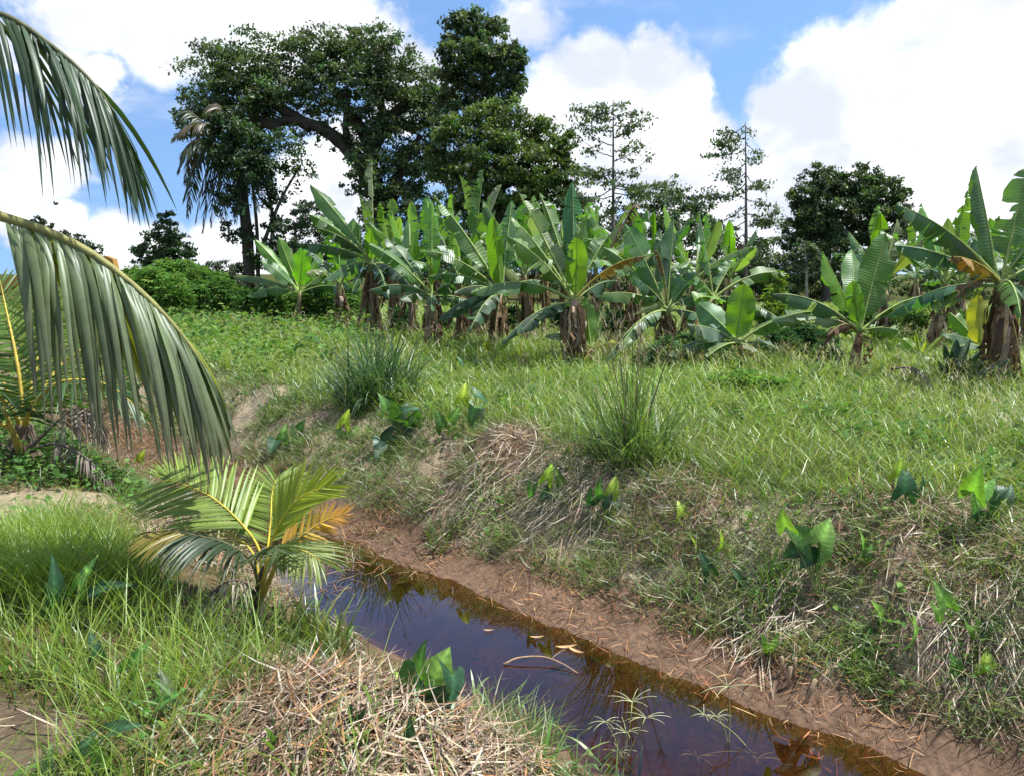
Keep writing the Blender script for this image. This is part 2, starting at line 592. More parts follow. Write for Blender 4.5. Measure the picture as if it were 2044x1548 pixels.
def build_ground():
    def axis(fine, half, n_f, far, n_c, c0):
        a = np.linspace(c0 - half, c0 + half, n_f)
        g = half + np.geomspace(fine, far, n_c)
        return np.concatenate([(c0 - g)[::-1], a, c0 + g])
    xs = axis(0.06, 5.0, 230, 700, 45, -0.3)
    ya = np.linspace(0.6, 9.5, 230)
    ys = np.concatenate([[-300, -100, -40, -15, -6, -2, -0.8, 0.0], ya, 9.5 + np.geomspace(0.06, 900, 70)])
    X, Y = np.meshgrid(xs, ys)
    Z = H(X, Y)
    V = np.stack([X, Y, Z], -1).reshape(-1, 3)
    nx, ny = len(xs), len(ys)
    i = (np.arange(ny - 1)[:, None] * nx + np.arange(nx - 1)[None, :]).ravel()
    Fq = np.stack([i, i + 1, i + nx + 1, i + nx], 1)
    s, t = st(X, Y)
    z = Z
    n1 = fbm(X * 1.7, Y * 1.7, 70, 4)[..., None]
    n2 = fbm(X * 6, Y * 6, 77, 3)[..., None]
    soil = np.array([.10, .075, .042]) * (0.6 + .8 * n1)
    field = np.array([.055, .062, .02]) * (0.7 + .6 * n1)
    bank = np.array([.25, .205, .145]) * (.55 + .9 * n2)
    mud = np.array([.125, .083, .058]) * (.65 + .7 * n2)
    bed = np.array([.10, .066, .04]) * (.5 + 1.0 * n2)
    C = soil
    mk = sstep(4.7, 5.3, t)[..., None]; C = C * (1 - mk) + field * mk
    mk = (sstep(3.5, 3.8, t) * (1 - sstep(4.9, 5.3, t)))[..., None]; C = C * (1 - mk) + bank * mk
    zz = z + (fbm(X * 2.5, Y * 2.5, 88, 3) - .5) * .22
    mk = ((1 - sstep(-.58, -.40, zz)) * sstep(2.0, 2.4, t))[..., None]; C = C * (1 - mk) + mud * mk
    mk = (1 - sstep(WATER_Z - .03, WATER_Z + .005, z))[..., None]; C = C * (1 - mk) + bed * mk
    hm = heap_mask(X, Y)[..., None]; C = C * (1 - hm) + np.array([.17, .125, .08]) * (.5 + n2) * hm
    for (cx, cy, rx, ry, col) in [(SAND[0], SAND[1], .75, .55, (.24, .195, .135)), (BARE[0] - .25, BARE[1] - .05, .42, .36, (.115, .088, .062))]:
        q = np.sqrt(((X - cx) / rx) ** 2 + ((Y - cy) / ry) ** 2) + (fbm(X * 3, Y * 3, 99, 3) - .5) * .7
        mk = (1 - sstep(.75, 1.05, q))[..., None]
        C = C * (1 - mk) + np.array(col) * (.6 + .8 * n2) * mk
    me = mesh_data('ground', V, [Fq], C.reshape(-1, 3))
    o = link('ground', me, M['ground'], kind='structure')
    o['label'] = 'earth banks of the ditch and the field behind them'
    return o


GROUND = build_ground()


def bare_mask(x, y):
    m = np.zeros_like(np.asarray(x, float))
    for (c, rx, ry) in ((SAND, .75, .5), ((BARE[0] - .25, BARE[1] - .05), .42, .36)):
        q = np.sqrt(((x - c[0]) / rx) ** 2 + ((y - c[1]) / ry) ** 2) + (fbm(x * 3, y * 3, 99, 3) - .5) * .7
        m = np.maximum(m, 1 - sstep(.7, 1.0, q))
    return m


# ------------------------------------------------------------------ water
def build_water():
    m, nt, N, L = new_mat('ditch_water')
    out = N('ShaderNodeOutputMaterial')
    tr = N('ShaderNodeBsdfTransparent'); tr.inputs['Color'].default_value = (.72, .55, .36, 1)
    gl = N('ShaderNodeBsdfGlossy'); gl.inputs['Roughness'].default_value = 0.015
    fr = N('ShaderNodeLayerWeight'); fr.inputs['Blend'].default_value = 0.5
    p5 = N('ShaderNodeMath'); p5.operation = 'POWER'; L(fr.outputs['Facing'], p5.inputs[0]); p5.inputs[1].default_value = 4.2
    nz = N('ShaderNodeTexNoise'); nz.inputs['Scale'].default_value = 5; nz.inputs['Detail'].default_value = 3
    g = N('ShaderNodeNewGeometry'); L(g.outputs['Position'], nz.inputs['Vector'])
    bp = N('ShaderNodeBump'); bp.inputs['Strength'].default_value = 0.03; bp.inputs['Distance'].default_value = 0.004
    L(nz.outputs['Fac'], bp.inputs['Height'])
    L(bp.outputs[0], gl.inputs['Normal']); L(bp.outputs[0], fr.inputs['Normal'])
    bo = N('ShaderNodeMath'); bo.operation = 'MULTIPLY_ADD'; bo.use_clamp = True; L(p5.outputs[0], bo.inputs[0]); bo.inputs[1].default_value = 2.0; bo.inputs[2].default_value = .04
    mx = N('ShaderNodeMixShader'); L(bo.outputs[0], mx.inputs[0]); L(tr.outputs[0], mx.inputs[1]); L(gl.outputs[0], mx.inputs[2])
    L(mx.outputs[0], out.inputs['Surface'])
    ab = N('ShaderNodeVolumeAbsorption'); ab.inputs['Color'].default_value = (.60, .40, .18, 1); ab.inputs['Density'].default_value = 4.0
    L(ab.outputs[0], out.inputs['Volume'])
    ss = np.linspace(-9, 70, 60)
    V = []
    for z in (WATER_Z, WATER_Z - .6):
        for t in (2.0, 4.4):
            for s in ss:
                x, y = xy(s, t)
                V.append((x, y, z))
    n = len(ss)
    i = np.arange(n - 1)
    a, b, c, d = 0, n, 2 * n, 3 * n
    top = np.stack([a + i, b + i, b + i + 1, a + i + 1], 1)[:, ::-1]
    bot = np.stack([c + i, d + i, d + i + 1, c + i + 1], 1)
    l_ = np.stack([a + i, a + i + 1, c + i + 1, c + i], 1)[:, ::-1]
    r_ = np.stack([b + i, b + i + 1, d + i + 1, d + i], 1)
    ends = np.array([[a, c, d, b], [a + n - 1, b + n - 1, d + n - 1, c + n - 1]])
    me = mesh_data('water', np.array(V), [np.concatenate([top, bot, l_, r_, ends])[:, ::-1]], smooth=False)
    bmn = None
    o = link('water', me, m, kind='structure')
    o['label'] = 'still tea-brown water lying in the ditch'
    return o


WATER = build_water()
# ------------------------------------------------------------------ banana plants
UPV = np.array([0, 0, 1.0])
TOCAM = np.array([0, -1.0, 0.15])
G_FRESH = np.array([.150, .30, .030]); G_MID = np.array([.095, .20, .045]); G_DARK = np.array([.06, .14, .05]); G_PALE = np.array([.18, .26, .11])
BROWN = np.array([.20, .125, .065]); BROWN2 = np.array([.11, .065, .04]); TAN = np.array([.36, .27, .17]); YELL = np.array([.50, .32, .03])


def banana_leaf(P0, P1, arch, W, nref, fold, tears, col, rng, petiole=0.14, wave=0.055, colB=None, bulge=None, tip_curl=0.0):
    P0 = np.asarray(P0, float); P1 = np.asarray(P1, float)
    Lc = np.linalg.norm(P1 - P0)
    W = W * .86
    C = (P0 + P1) / 2 + UPV * arch * Lc
    if bulge is not None:
        C = C + np.asarray(bulge) * Lc
    n = 33
    sp = bez(P0, C, P1, n)
    if tip_curl:
        u = np.linspace(0, 1, n)
        sp[:, 2] -= tip_curl * Lc * np.clip((u - .6) / .4, 0, 1) ** 2
    T = unit(np.gradient(sp, axis=0))
    S = unit(np.cross(T, np.asarray(nref, float)))
    Nn = np.cross(S, T)
    us = np.linspace(0, 1, n)

    def ev(arr, u):
        return np.stack([np.interp(u, us, arr[:, k]) for k in range(3)], -1)
    acc = Acc()
    colB = col if colB is None else colB
    Q = np.array([0, .3, .65, 1.0])
    ph = rng.random() * 6
    for sg in (-1, 1):
        nt = rng.poisson(tears * 1.5 + 1.0) if tears else 0
        br = np.sort(rng.random(nt)) * 0.94 + 0.03
        br = np.concatenate([[0], br, [1]])
        base_f = fold * (1 + 0.25 * (rng.random() - .5))
        for k in range(len(br) - 1):
            a, b = br[k], br[k + 1]
            if b - a < 0.012:
                continue
            m = max(2, int(math.ceil((b - a) * 22)) + 1)
            v = np.linspace(a, b, m)
            phi = base_f + (rng.normal() * 0.42 + 0.15 if len(br) > 2 else 0)
            hw = W / 2 * np.minimum(1, (v / .16)) ** .55 * np.minimum(1, np.maximum(1 - v, 0) / .32) ** .6
            hw = hw * (1 + .04 * np.sin(v * 23 + ph))
            rows = []
            off_s = np.zeros(m); off_n = np.zeros(m)
            for qi, q in enumerate(Q):
                if qi:
                    dq = (q - Q[qi - 1]) * hw
                    ang = phi * (0.45 + 0.85 * q)
                    off_s = off_s + np.cos(ang) * dq; off_n = off_n - np.sin(ang) * dq
                gap = (0.004 + .016 * rng.random()) * q * (len(br) > 2)
                vv = np.clip(v + (np.linspace(gap, -gap, m) if k else 0), 0, 1)
                uu = petiole + (1 - petiole) * np.clip(vv + 0.05 * q * (hw / (W / 2)) * (1 - vv), 0, 1)
                p = ev(sp, uu) + ev(S, uu) * (sg * off_s)[:, None] + ev(Nn, uu) * off_n[:, None]
                p = p + ev(Nn, uu) * (wave * q * W * np.sin(vv * 15 + ph + sg) * (.4 + .6 * q))[:, None]
                p = p + ev(Nn, uu) * (.018 * q * W * np.sin(vv * 61 + ph * 3 + sg))[:, None]
                rows.append(p)
            V = np.stack(rows, 1)                      # m,4,3
            i = (np.arange(m - 1)[:, None] * 4 + np.arange(3)[None]).ravel()
            Fq = np.stack([i, i + 1, i + 5, i + 4], 1)
            if sg > 0:
                Fq = Fq[:, ::-1]
            tcol = np.clip(v, 0, 1)[:, None, None] * np.ones((1, 4, 1))
            Cc = (col * (1 - tcol) + colB * tcol) * (1 + .13 * rng.normal())
            U = np.stack([np.repeat(v, 4) + np.tile(Q * .03, m), np.tile(Q, m)], 1)
            acc.add(V.reshape(-1, 3), Fq, np.clip(Cc, .004, 1).reshape(-1, 3), U)
    me = acc.mesh('leaf')
    ac2 = Acc()
    k = int(n * .97)
    rad = np.interp(us[:k], [0, petiole, .5, 1], [.034, .026, .014, .004]) * (.4 + .3 * Lc)
    rib = np.clip(colB * .4 + col * .6, 0, 1) * .6 + np.array([.24, .27, .08]) * .7
    add_tube(ac2, sp[:k] - Nn[:k] * .002, rad, rib, 5)
    return me, ac2.mesh('midrib')


def add_leaf(root, *a, mat='banana', dead=False, **k):
    me, mr = banana_leaf(*a, **k)
    o = part('dead_leaf' if dead else 'leaf', me, M['dry'] if dead else M[mat], root)
    subpart('midrib', mr, M['dry'] if dead else M['stem'], o)
    return o


def pseudostem(root, base, crown, r0, r1, rng, green=0.3, skirt=24, skirt_len=.7, top=None):
    base = np.asarray(base, float); crown = np.asarray(crown, float)
    r0, r1 = r0 * .72, r1 * .75
    mid = (base + crown) / 2 + np.array([rng.normal() * .03, rng.normal() * .03, 0])
    pts = spline([base - UPV * .06, mid, crown], 9)
    acc = Acc()
    n = 9; sides = 9
    u = np.linspace(0, 1, n)
    V, Fq, Ft, U = tube(pts, r0 + (r1 - r0) * u, sides, True, .18, rng)
    uu = np.concatenate([np.repeat(u, sides), [1, 0]])[:, None]
    g = np.clip((uu - (1 - green)) / max(green, .01) * 1.3, 0, 1)
    c = (np.array([.16, .11, .07]) * (.7 + .6 * rng.random((len(V), 1)))) * (1 - g) + np.array([.17, .19, .06]) * g
    acc.add(V, Fq, c, U)
    acc.Fs.setdefault(3, []).append(Ft)
    part('pseudostem', acc.mesh('pseudostem'), M['stem'], root)
    if skirt:
        ac = Acc()
        for i in range(skirt):
            a = rng.random() * 6.283
            uu = .18 + .8 * rng.random() ** .8
            p = base + (crown - base) * uu
            r = r0 + (r1 - r0) * uu
            d = np.array([math.cos(a), math.sin(a), 0])
            Ln = skirt_len * (.35 + .8 * rng.random()) * (crown[2] - base[2]) / 1.4
            Ln = min(Ln, (p[2] - base[2]) + .05)
            m = 6
            k = np.linspace(0, 1, m)
            out = r + .01 + (.03 + .12 * rng.random()) * np.sin(k * 2.2 + .2)
            sp = p[None] + d[None] * out[:, None] - UPV[None] * (k * Ln)[:, None] + rng.normal(size=(m, 3)) * .014
            wd = (.03 + .07 * rng.random()) * np.interp(k, [0, .3, .8, 1], [1, 1.1, .8, .25])
            ta = np.array([-math.sin(a), math.cos(a), 0]) * math.cos(.5) + d * rng.normal() * .5
            tw = rng.normal(size=(m, 1)) * .5
            side = unit(ta[None] + d[None] * tw)
            V = np.stack([sp - side * wd[:, None] * .5, sp + d * .012 * rng.normal(), sp + side * wd[:, None] * .5], 1).reshape(-1, 3)
            j = (np.arange(m - 1)[:, None] * 3 + np.arange(2)[None]).ravel()
            Fq = np.stack([j, j + 1, j + 4, j + 3], 1)
            c = [BROWN, BROWN2, TAN, np.array([.26, .2, .15])][rng.integers(4)] * (.7 + .6 * rng.random())
            ac.add(V, Fq, c)
        part('dry_sheath', ac.mesh('dry_sheath'), M['dry'], root, kind='stuff')


def pal(kind, rng):
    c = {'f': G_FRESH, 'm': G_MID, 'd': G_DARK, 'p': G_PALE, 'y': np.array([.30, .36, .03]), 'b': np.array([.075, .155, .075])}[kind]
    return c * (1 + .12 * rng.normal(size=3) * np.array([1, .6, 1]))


def banana(label, base_px, crown_px, D, leaves, rng, r=(.12, .075), green=.3, skirt=24, dead=3, group='banana plants across the ditch'):
    """leaves: (tip px, tip py, depth offset of the tip, width m, arch, facing, fold, tears, colour[, petiole])"""
    cr = at(crown_px[0], crown_px[1], D)
    bx = at(base_px[0], base_px[1], D)[0]
    by = D
    base = np.array([bx, by, float(H(bx, by))])
    root = thing('banana_plant', base, label, 'banana plant', group)
    pseudostem(root, base, cr, r[0], r[1], rng, green, skirt)
    for lf in leaves:
        tx, ty, dz, W, arch, face, fold, tears, ck = lf[:9]
        pet = lf[9] if len(lf) > 9 else .16
        tip = at(tx, ty, D + dz)
        nref = {'u': UPV, 'c': TOCAM, 'h': unit(UPV + TOCAM), 'l': np.array([-.7, -.5, .4]), 'r': np.array([.7, -.5, .4]), 'k': np.array([0, 1., .3]), 's': np.array([.95, -.3, .2]), 'w': np.array([-.95, -.3, .2])}[face]
        start = cr + np.array([rng.normal() * .015, rng.normal() * .015, -.05])
        if ck == 'Y':
            o = add_leaf(root, start, tip, arch, W, nref, fold, tears, YELL, rng, dead=True, petiole=pet, colB=BROWN2 * 1.2)
        elif ck == 'B':
            o = add_leaf(root, start, tip, arch, W, nref, fold, tears, BROWN, rng, dead=True, petiole=pet, colB=BROWN2)
        else:
            c = pal(ck, rng)
            add_leaf(root, start, tip, arch, W, nref, fold, tears, c, rng, petiole=pet, colB=c * (.9 + .2 * rng.random()))
    for i in range(4 if skirt > 20 else 0):
        a = rng.random() * 6.283
        Ln = 1.0 + .6 * rng.random()
        e_ = cr + np.array([math.cos(a), math.sin(a), -.25 - .35 * rng.random()]) * Ln
        add_leaf(root, cr - UPV * .08, e_, .26, .36 + .1 * rng.random(), UPV, .6 + .3 * rng.random(), 7, pal('mdbp'[rng.integers(4)], rng), rng)
    for i in range(dead):
        a = rng.random() * 6.283
        d = np.array([math.cos(a), math.sin(a), 0])
        s = base + (cr - base) * (.8 + .2 * rng.random())
        drop = (s[2] - base[2]) * (.55 + .4 * rng.random())
        tip = s + d * (.16 + .22 * rng.random()) - UPV * drop
        add_leaf(root, s, tip, .28, .22 + .16 * rng.random(), d, 1.15, 9, BROWN * (.7 + .5 * rng.random()), rng, dead=True, petiole=.05, wave=.12, colB=[BROWN2, TAN, BROWN][rng.integers(3)])
    return root


def banana_random(label, base_px, D, hgt, n, rng, size=1.5, group='banana plants across the ditch', skirt=18, dead=3, cols='mmdbp'):
    bx = at(base_px, 600, D)[0]
    base = np.array([bx, D, float(H(bx, D))])
    cr = base + np.array([rng.normal() * .08, rng.normal() * .08, hgt])
    root = thing('banana_plant', base, label, 'banana plant', group)
    pseudostem(root, base, cr, .1, .065, rng, .3, skirt)
    a0 = rng.random() * 6.28
    for i in range(n):
        a = a0 + i * 2.4 + rng.normal() * .2
        el = math.radians(np.interp(i / max(n - 1, 1), [0, .3, 1], [82, 58, 8])) + rng.normal() * .1
        Ln = size * (.8 + .35 * rng.random())
        d = np.array([math.cos(a) * math.cos(el), math.sin(a) * math.cos(el), math.sin(el)])
        tip = cr + d * Ln
        arch = np.interp(i / max(n - 1, 1), [0, 1], [.03, .24])
        nr = UPV if el < 1.0 else unit(np.array([-math.cos(a), -math.sin(a), .4]))
        c = pal(cols[rng.integers(len(cols))] if i > 1 else 'f', rng)
        add_leaf(root, cr - UPV * .05, tip, arch, Ln * .29, nr, .3 + .5 * rng.random(), [1, 4, 8][rng.integers(3)], c, rng)
    for i in range(dead):
        a = rng.random() * 6.283
        d = np.array([math.cos(a), math.sin(a), 0])
        s = base + (cr - base) * (.8 + .2 * rng.random())
        drop = (s[2] - base[2]) * (.5 + .45 * rng.random())
        add_leaf(root, s, s + d * (.14 + .25 * rng.random()) - UPV * drop, .28, .24, d, 1.15, 9, BROWN * (.6 + .5 * rng.random()), rng, dead=True, petiole=.05, wave=.12, colB=BROWN2)
    return root


rb = np.random.default_rng(5)
banana('low banana plant with upright broad leaves behind the rounded leafy bush', (600, 600), (598, 582), 20.5, [
    (508, 478, .2, .42, .10, 'h', .5, 0, 'f', .2), (556, 474, .3, .42, .04, 'c', .3, 0, 'f', .2), (606, 492, -.4, .55, .05, 'c', .12, 0, 'f', .15), (642, 500, .3, .40, .03, 'c', .6, 1, 'f', .2),
    (463, 552, .3, .42, .16, 'u', .7, 2, 'm'), (492, 592, -.5, .45, .26, 'h', .8, 4, 'm'), (520, 520, -.4, .45, .16, 'h', .4, 2, 'm'), (700, 580, -.4, .45, .22, 'h', .6, 3, 'd'), (690, 520, .3, .42, .12, 'u', .5, 2, 'm')], rb, dead=1, skirt=6)
banana('tall banana plant with a torn upright leaf, first full-height one after the leafy bush', (748, 640), (742, 520), 17.0, [
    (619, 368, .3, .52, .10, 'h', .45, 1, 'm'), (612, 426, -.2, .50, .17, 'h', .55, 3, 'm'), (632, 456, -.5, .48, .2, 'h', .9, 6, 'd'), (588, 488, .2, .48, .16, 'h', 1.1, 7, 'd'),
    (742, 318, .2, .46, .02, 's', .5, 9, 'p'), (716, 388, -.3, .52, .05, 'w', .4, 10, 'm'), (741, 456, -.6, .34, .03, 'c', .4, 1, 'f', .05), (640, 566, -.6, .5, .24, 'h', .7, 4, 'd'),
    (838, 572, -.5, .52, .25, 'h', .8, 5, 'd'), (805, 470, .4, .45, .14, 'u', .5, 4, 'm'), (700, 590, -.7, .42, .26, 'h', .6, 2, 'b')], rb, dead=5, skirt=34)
banana('banana plant with a narrow sunlit upright leaf and yellow leaf stalks', (856, 672), (862, 585), 14.6, [
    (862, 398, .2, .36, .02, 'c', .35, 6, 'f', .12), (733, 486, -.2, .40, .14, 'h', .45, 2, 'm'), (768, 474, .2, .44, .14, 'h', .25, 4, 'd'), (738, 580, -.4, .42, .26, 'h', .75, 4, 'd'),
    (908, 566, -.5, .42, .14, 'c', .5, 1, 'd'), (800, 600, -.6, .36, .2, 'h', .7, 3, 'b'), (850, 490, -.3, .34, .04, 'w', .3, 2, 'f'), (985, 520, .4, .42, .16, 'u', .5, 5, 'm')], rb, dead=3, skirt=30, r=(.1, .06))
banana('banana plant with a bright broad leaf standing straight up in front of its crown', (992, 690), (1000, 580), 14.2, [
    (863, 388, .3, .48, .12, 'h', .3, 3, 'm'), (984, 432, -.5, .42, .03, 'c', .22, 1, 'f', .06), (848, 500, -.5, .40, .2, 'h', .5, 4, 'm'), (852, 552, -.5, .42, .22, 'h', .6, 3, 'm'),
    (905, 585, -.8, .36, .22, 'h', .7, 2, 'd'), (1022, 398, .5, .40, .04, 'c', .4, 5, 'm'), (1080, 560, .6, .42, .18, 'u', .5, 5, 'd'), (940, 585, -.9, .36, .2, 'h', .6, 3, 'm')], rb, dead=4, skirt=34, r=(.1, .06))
banana('banana plant with several wind-torn leaves held high, behind the one with the broad upright leaf', (938, 650), (948, 500), 17.5, [
    (918, 350, .1, .55, .03, 'l', .45, 8, 'm'), (965, 338, -.2, .55, .06, 'r', .5, 9, 'm'), (1002, 368, .2, .46, .04, 's', .6, 6, 'p'), (1046, 410, .3, .5, .1, 'u', .6, 6, 'm'), (860, 420, .3, .5, .12, 'u', .6, 7, 'm'), (990, 420, -.3, .3, .02, 'c', .9, 1, 'p'),
    (1062, 500, .2, .5, .2, 'h', .8, 8, 'd'), (846, 520, .2, .5, .2, 'h', .8, 8, 'd'), (960, 560, -.6, .4, .2, 'h', .8, 8, 'b')], rb, dead=5, skirt=34)
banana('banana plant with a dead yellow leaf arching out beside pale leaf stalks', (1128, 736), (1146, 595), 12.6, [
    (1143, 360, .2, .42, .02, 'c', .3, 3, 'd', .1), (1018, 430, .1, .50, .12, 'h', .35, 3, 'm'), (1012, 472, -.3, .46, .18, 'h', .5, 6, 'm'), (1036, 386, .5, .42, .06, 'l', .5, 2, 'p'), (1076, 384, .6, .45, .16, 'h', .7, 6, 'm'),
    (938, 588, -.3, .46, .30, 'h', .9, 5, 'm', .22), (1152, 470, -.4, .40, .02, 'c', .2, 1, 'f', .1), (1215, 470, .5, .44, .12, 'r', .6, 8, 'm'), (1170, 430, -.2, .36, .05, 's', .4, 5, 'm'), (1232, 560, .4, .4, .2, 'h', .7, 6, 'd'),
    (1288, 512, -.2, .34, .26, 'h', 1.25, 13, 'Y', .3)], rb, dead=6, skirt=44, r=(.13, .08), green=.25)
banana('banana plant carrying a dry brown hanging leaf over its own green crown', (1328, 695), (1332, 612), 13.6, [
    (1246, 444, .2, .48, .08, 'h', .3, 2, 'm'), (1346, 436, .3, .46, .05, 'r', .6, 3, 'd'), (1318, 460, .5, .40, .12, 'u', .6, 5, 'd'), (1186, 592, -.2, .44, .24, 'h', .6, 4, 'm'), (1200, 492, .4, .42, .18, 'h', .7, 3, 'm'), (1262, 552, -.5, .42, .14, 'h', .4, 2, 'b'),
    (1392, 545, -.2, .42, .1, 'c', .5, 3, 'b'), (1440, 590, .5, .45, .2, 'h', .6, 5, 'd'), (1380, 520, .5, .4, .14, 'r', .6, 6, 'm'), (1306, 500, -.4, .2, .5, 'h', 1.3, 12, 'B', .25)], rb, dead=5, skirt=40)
banana('slender banana plant with one rolled leaf pointing straight up over the weeds', (1424, 690), (1424, 590), 13.8, [
    (1396, 424, .1, .40, .06, 's', .55, 1, 'm', .2), (1578, 548, .2, .42, .26, 'h', .6, 5, 'm', .2), (1372, 540, -.3, .38, .16, 'h', .5, 5, 'p'), (1466, 520, .4, .36, .1, 'r', .7, 9, 'm'), (1492, 605, -.3, .40, .22, 'h', .7, 4, 'd'), (1385, 600, -.5, .36, .14, 'c', .4, 2, 'f'), (1440, 600, -.6, .3, .1, 'c', .3, 1, 'f')], rb, dead=4, skirt=26, r=(.09, .055))
banana('short young banana plant with one bright paddle leaf upright and a long leaf reaching sideways', (1484, 742), (1474, 678), 11.9, [
    (1486, 566, -.1, .50, .02, 'c', .12, 0, 'f', .08), (1642, 622, .1, .40, .20, 'h', .75, 4, 'm', .14), (1372, 650, -.4, .52, .16, 'h', .35, 3, 'b', .2), (1392, 604, .4, .50, .06, 'c', .2, 1, 'm', .15), (1548, 735, -.5, .34, .22, 'h', .7, 2, 'p'), (1336, 712, -.3, .34, .18, 'h', .6, 2, 'd'), (1560, 700, .3, .34, .16, 'h', .6, 2, 'd'), (1410, 715, -.6, .3, .15, 'h', .6, 2, 'm')], rb, dead=1, skirt=8, r=(.075, .05), green=.7)
banana('young banana plant with two large upright translucent leaves on a thin brown stem', (1716, 768), (1716, 655), 11.2, [
    (1642, 502, .1, .46, .04, 'r', .55, 1, 'f', .12), (1768, 464, .2, .56, .04, 'c', .12, 1, 'm', .12), (1536, 588, -.3, .42, .22, 'h', .7, 2, 'd', .2), (1541, 640, -.2, .34, .22, 'u', .5, 3, 'p', .2), (1862, 590, .3, .40, .2, 'h', .7, 6, 'm', .16), (1702, 560, -.3, .34, .06, 'c', .3, 1, 'f'), (1700, 496, .9, .38, .05, 'c', .3, 0, 'm'), (1652, 672, -.5, .34, .34, 'h', 1.1, 3, 'B', .2), (1795, 660, -.3, .34, .2, 'h', .6, 3, 'm'), (1640, 690, -.4, .26, .4, 'h', 1.2, 4, 'B')], rb, dead=1, skirt=10, r=(.075, .05), green=.35)
banana('large banana plant with a rolled upright leaf and thick peeling trunk', (2012, 800), (1998, 560), 10.4, [
    (1948, 330, .1, .40, .05, 's', 1.0, 1, 'm', .12), (1786, 408, -.2, .50, .16, 'h', .75, 3, 'd', .18), (1782, 490, .3, .42, .16, 'h', .5, 3, 'b', .2), (2052, 330, .2, .56, .04, 'l', .35, 7, 'm'), (1900, 512, -.5, .44, .16, 'h', .9, 5, 'Y', .2), (2120, 430, -.4, .52, .16, 'h', .6, 6, 'd'), (2150, 520, .2, .5, .2, 'h', .6, 6, 'm'), (1902, 600, -.2, .26, .4, 'h', 1.2, 10, 'B'), (2090, 600, -.6, .42, .2, 'h', .6, 6, 'b'), (1940, 470, .8, .44, .12, 'h', .5, 5, 'd')], rb, dead=6, skirt=60, r=(.13, .085), green=.2)
banana('small bright banana plant with a yellow-green upright leaf near the dark strap-leaved clump', (1962, 735), (1958, 688), 11.8, [
    (1952, 588, -.1, .40, .03, 'c', .3, 0, 'y', .06), (1893, 622, .2, .36, .12, 'h', .4, 1, 'f'), (2016, 590, .3, .36, .06, 'c', .4, 1, 'm'), (2035, 650, .2, .36, .14, 'u', .5, 2, 'p'), (1880, 670, -.3, .34, .18, 'h', .5, 2, 'd'), (1900, 700, -.5, .34, .16, 'h', .5, 2, 'b'), (2030, 705, -.4, .34, .2, 'h', .5, 2, 'd'), (1985, 640, .5, .3, .05, 'c', .4, 1, 'f')], rb, dead=0, skirt=4, r=(.07, .045), green=.9)
# suckers
banana('tiny two-leaved banana sucker on the grass before the brown trunks', (990, 700), (988, 698), 13.0, [(968, 682, -.1, .16, .02, 'c', .3, 0, 'y', .1), (1016, 676, 0, .17, .05, 'c', .3, 0, 'f', .1)], rb, dead=0, skirt=0, r=(.03, .02), green=1)
banana('small banana sucker with upright leaf and yellowing low leaf beside a shaggy trunk', (1180, 705), (1182, 690), 12.7, [(1168, 592, .1, .34, .02, 'c', .3, 1, 'f', .1), (1088, 672, -.3, .22, .2, 'h', .4, 0, 'm'), (1232, 685, -.3, .22, .15, 'h', .4, 1, 'y'), (1205, 610, .3, .3, .03, 'c', .4, 1, 'm')], rb, dead=1, skirt=4, r=(.05, .035), green=.8)
banana('small yellow-green banana sucker with spiky new leaves beside the white stone', (1840, 710), (1842, 706), 13.2, [(1800, 676, .1, .2, .06, 'c', .3, 0, 'f'), (1828, 662, 0, .1, .03, 'c', .7, 0, 'y'), (1882, 670, 0, .1, .03, 'c', .7, 0, 'y'), (1850, 682, -.1, .1, .03, 'c', .7, 0, 'y'), (1872, 712, -.2, .14, .2, 'h', .5, 0, 'f')], rb, dead=0, skirt=0, r=(.03, .02), green=1)
banana('tiny one-leaved banana sucker in the pale grass near the fallen dark frond', (1774, 748), (1774, 746), 11.6, [(1798, 708, 0, .17, .03, 'c', .3, 0, 'y', .1)], rb, dead=0, skirt=0, r=(.02, .015), green=1)
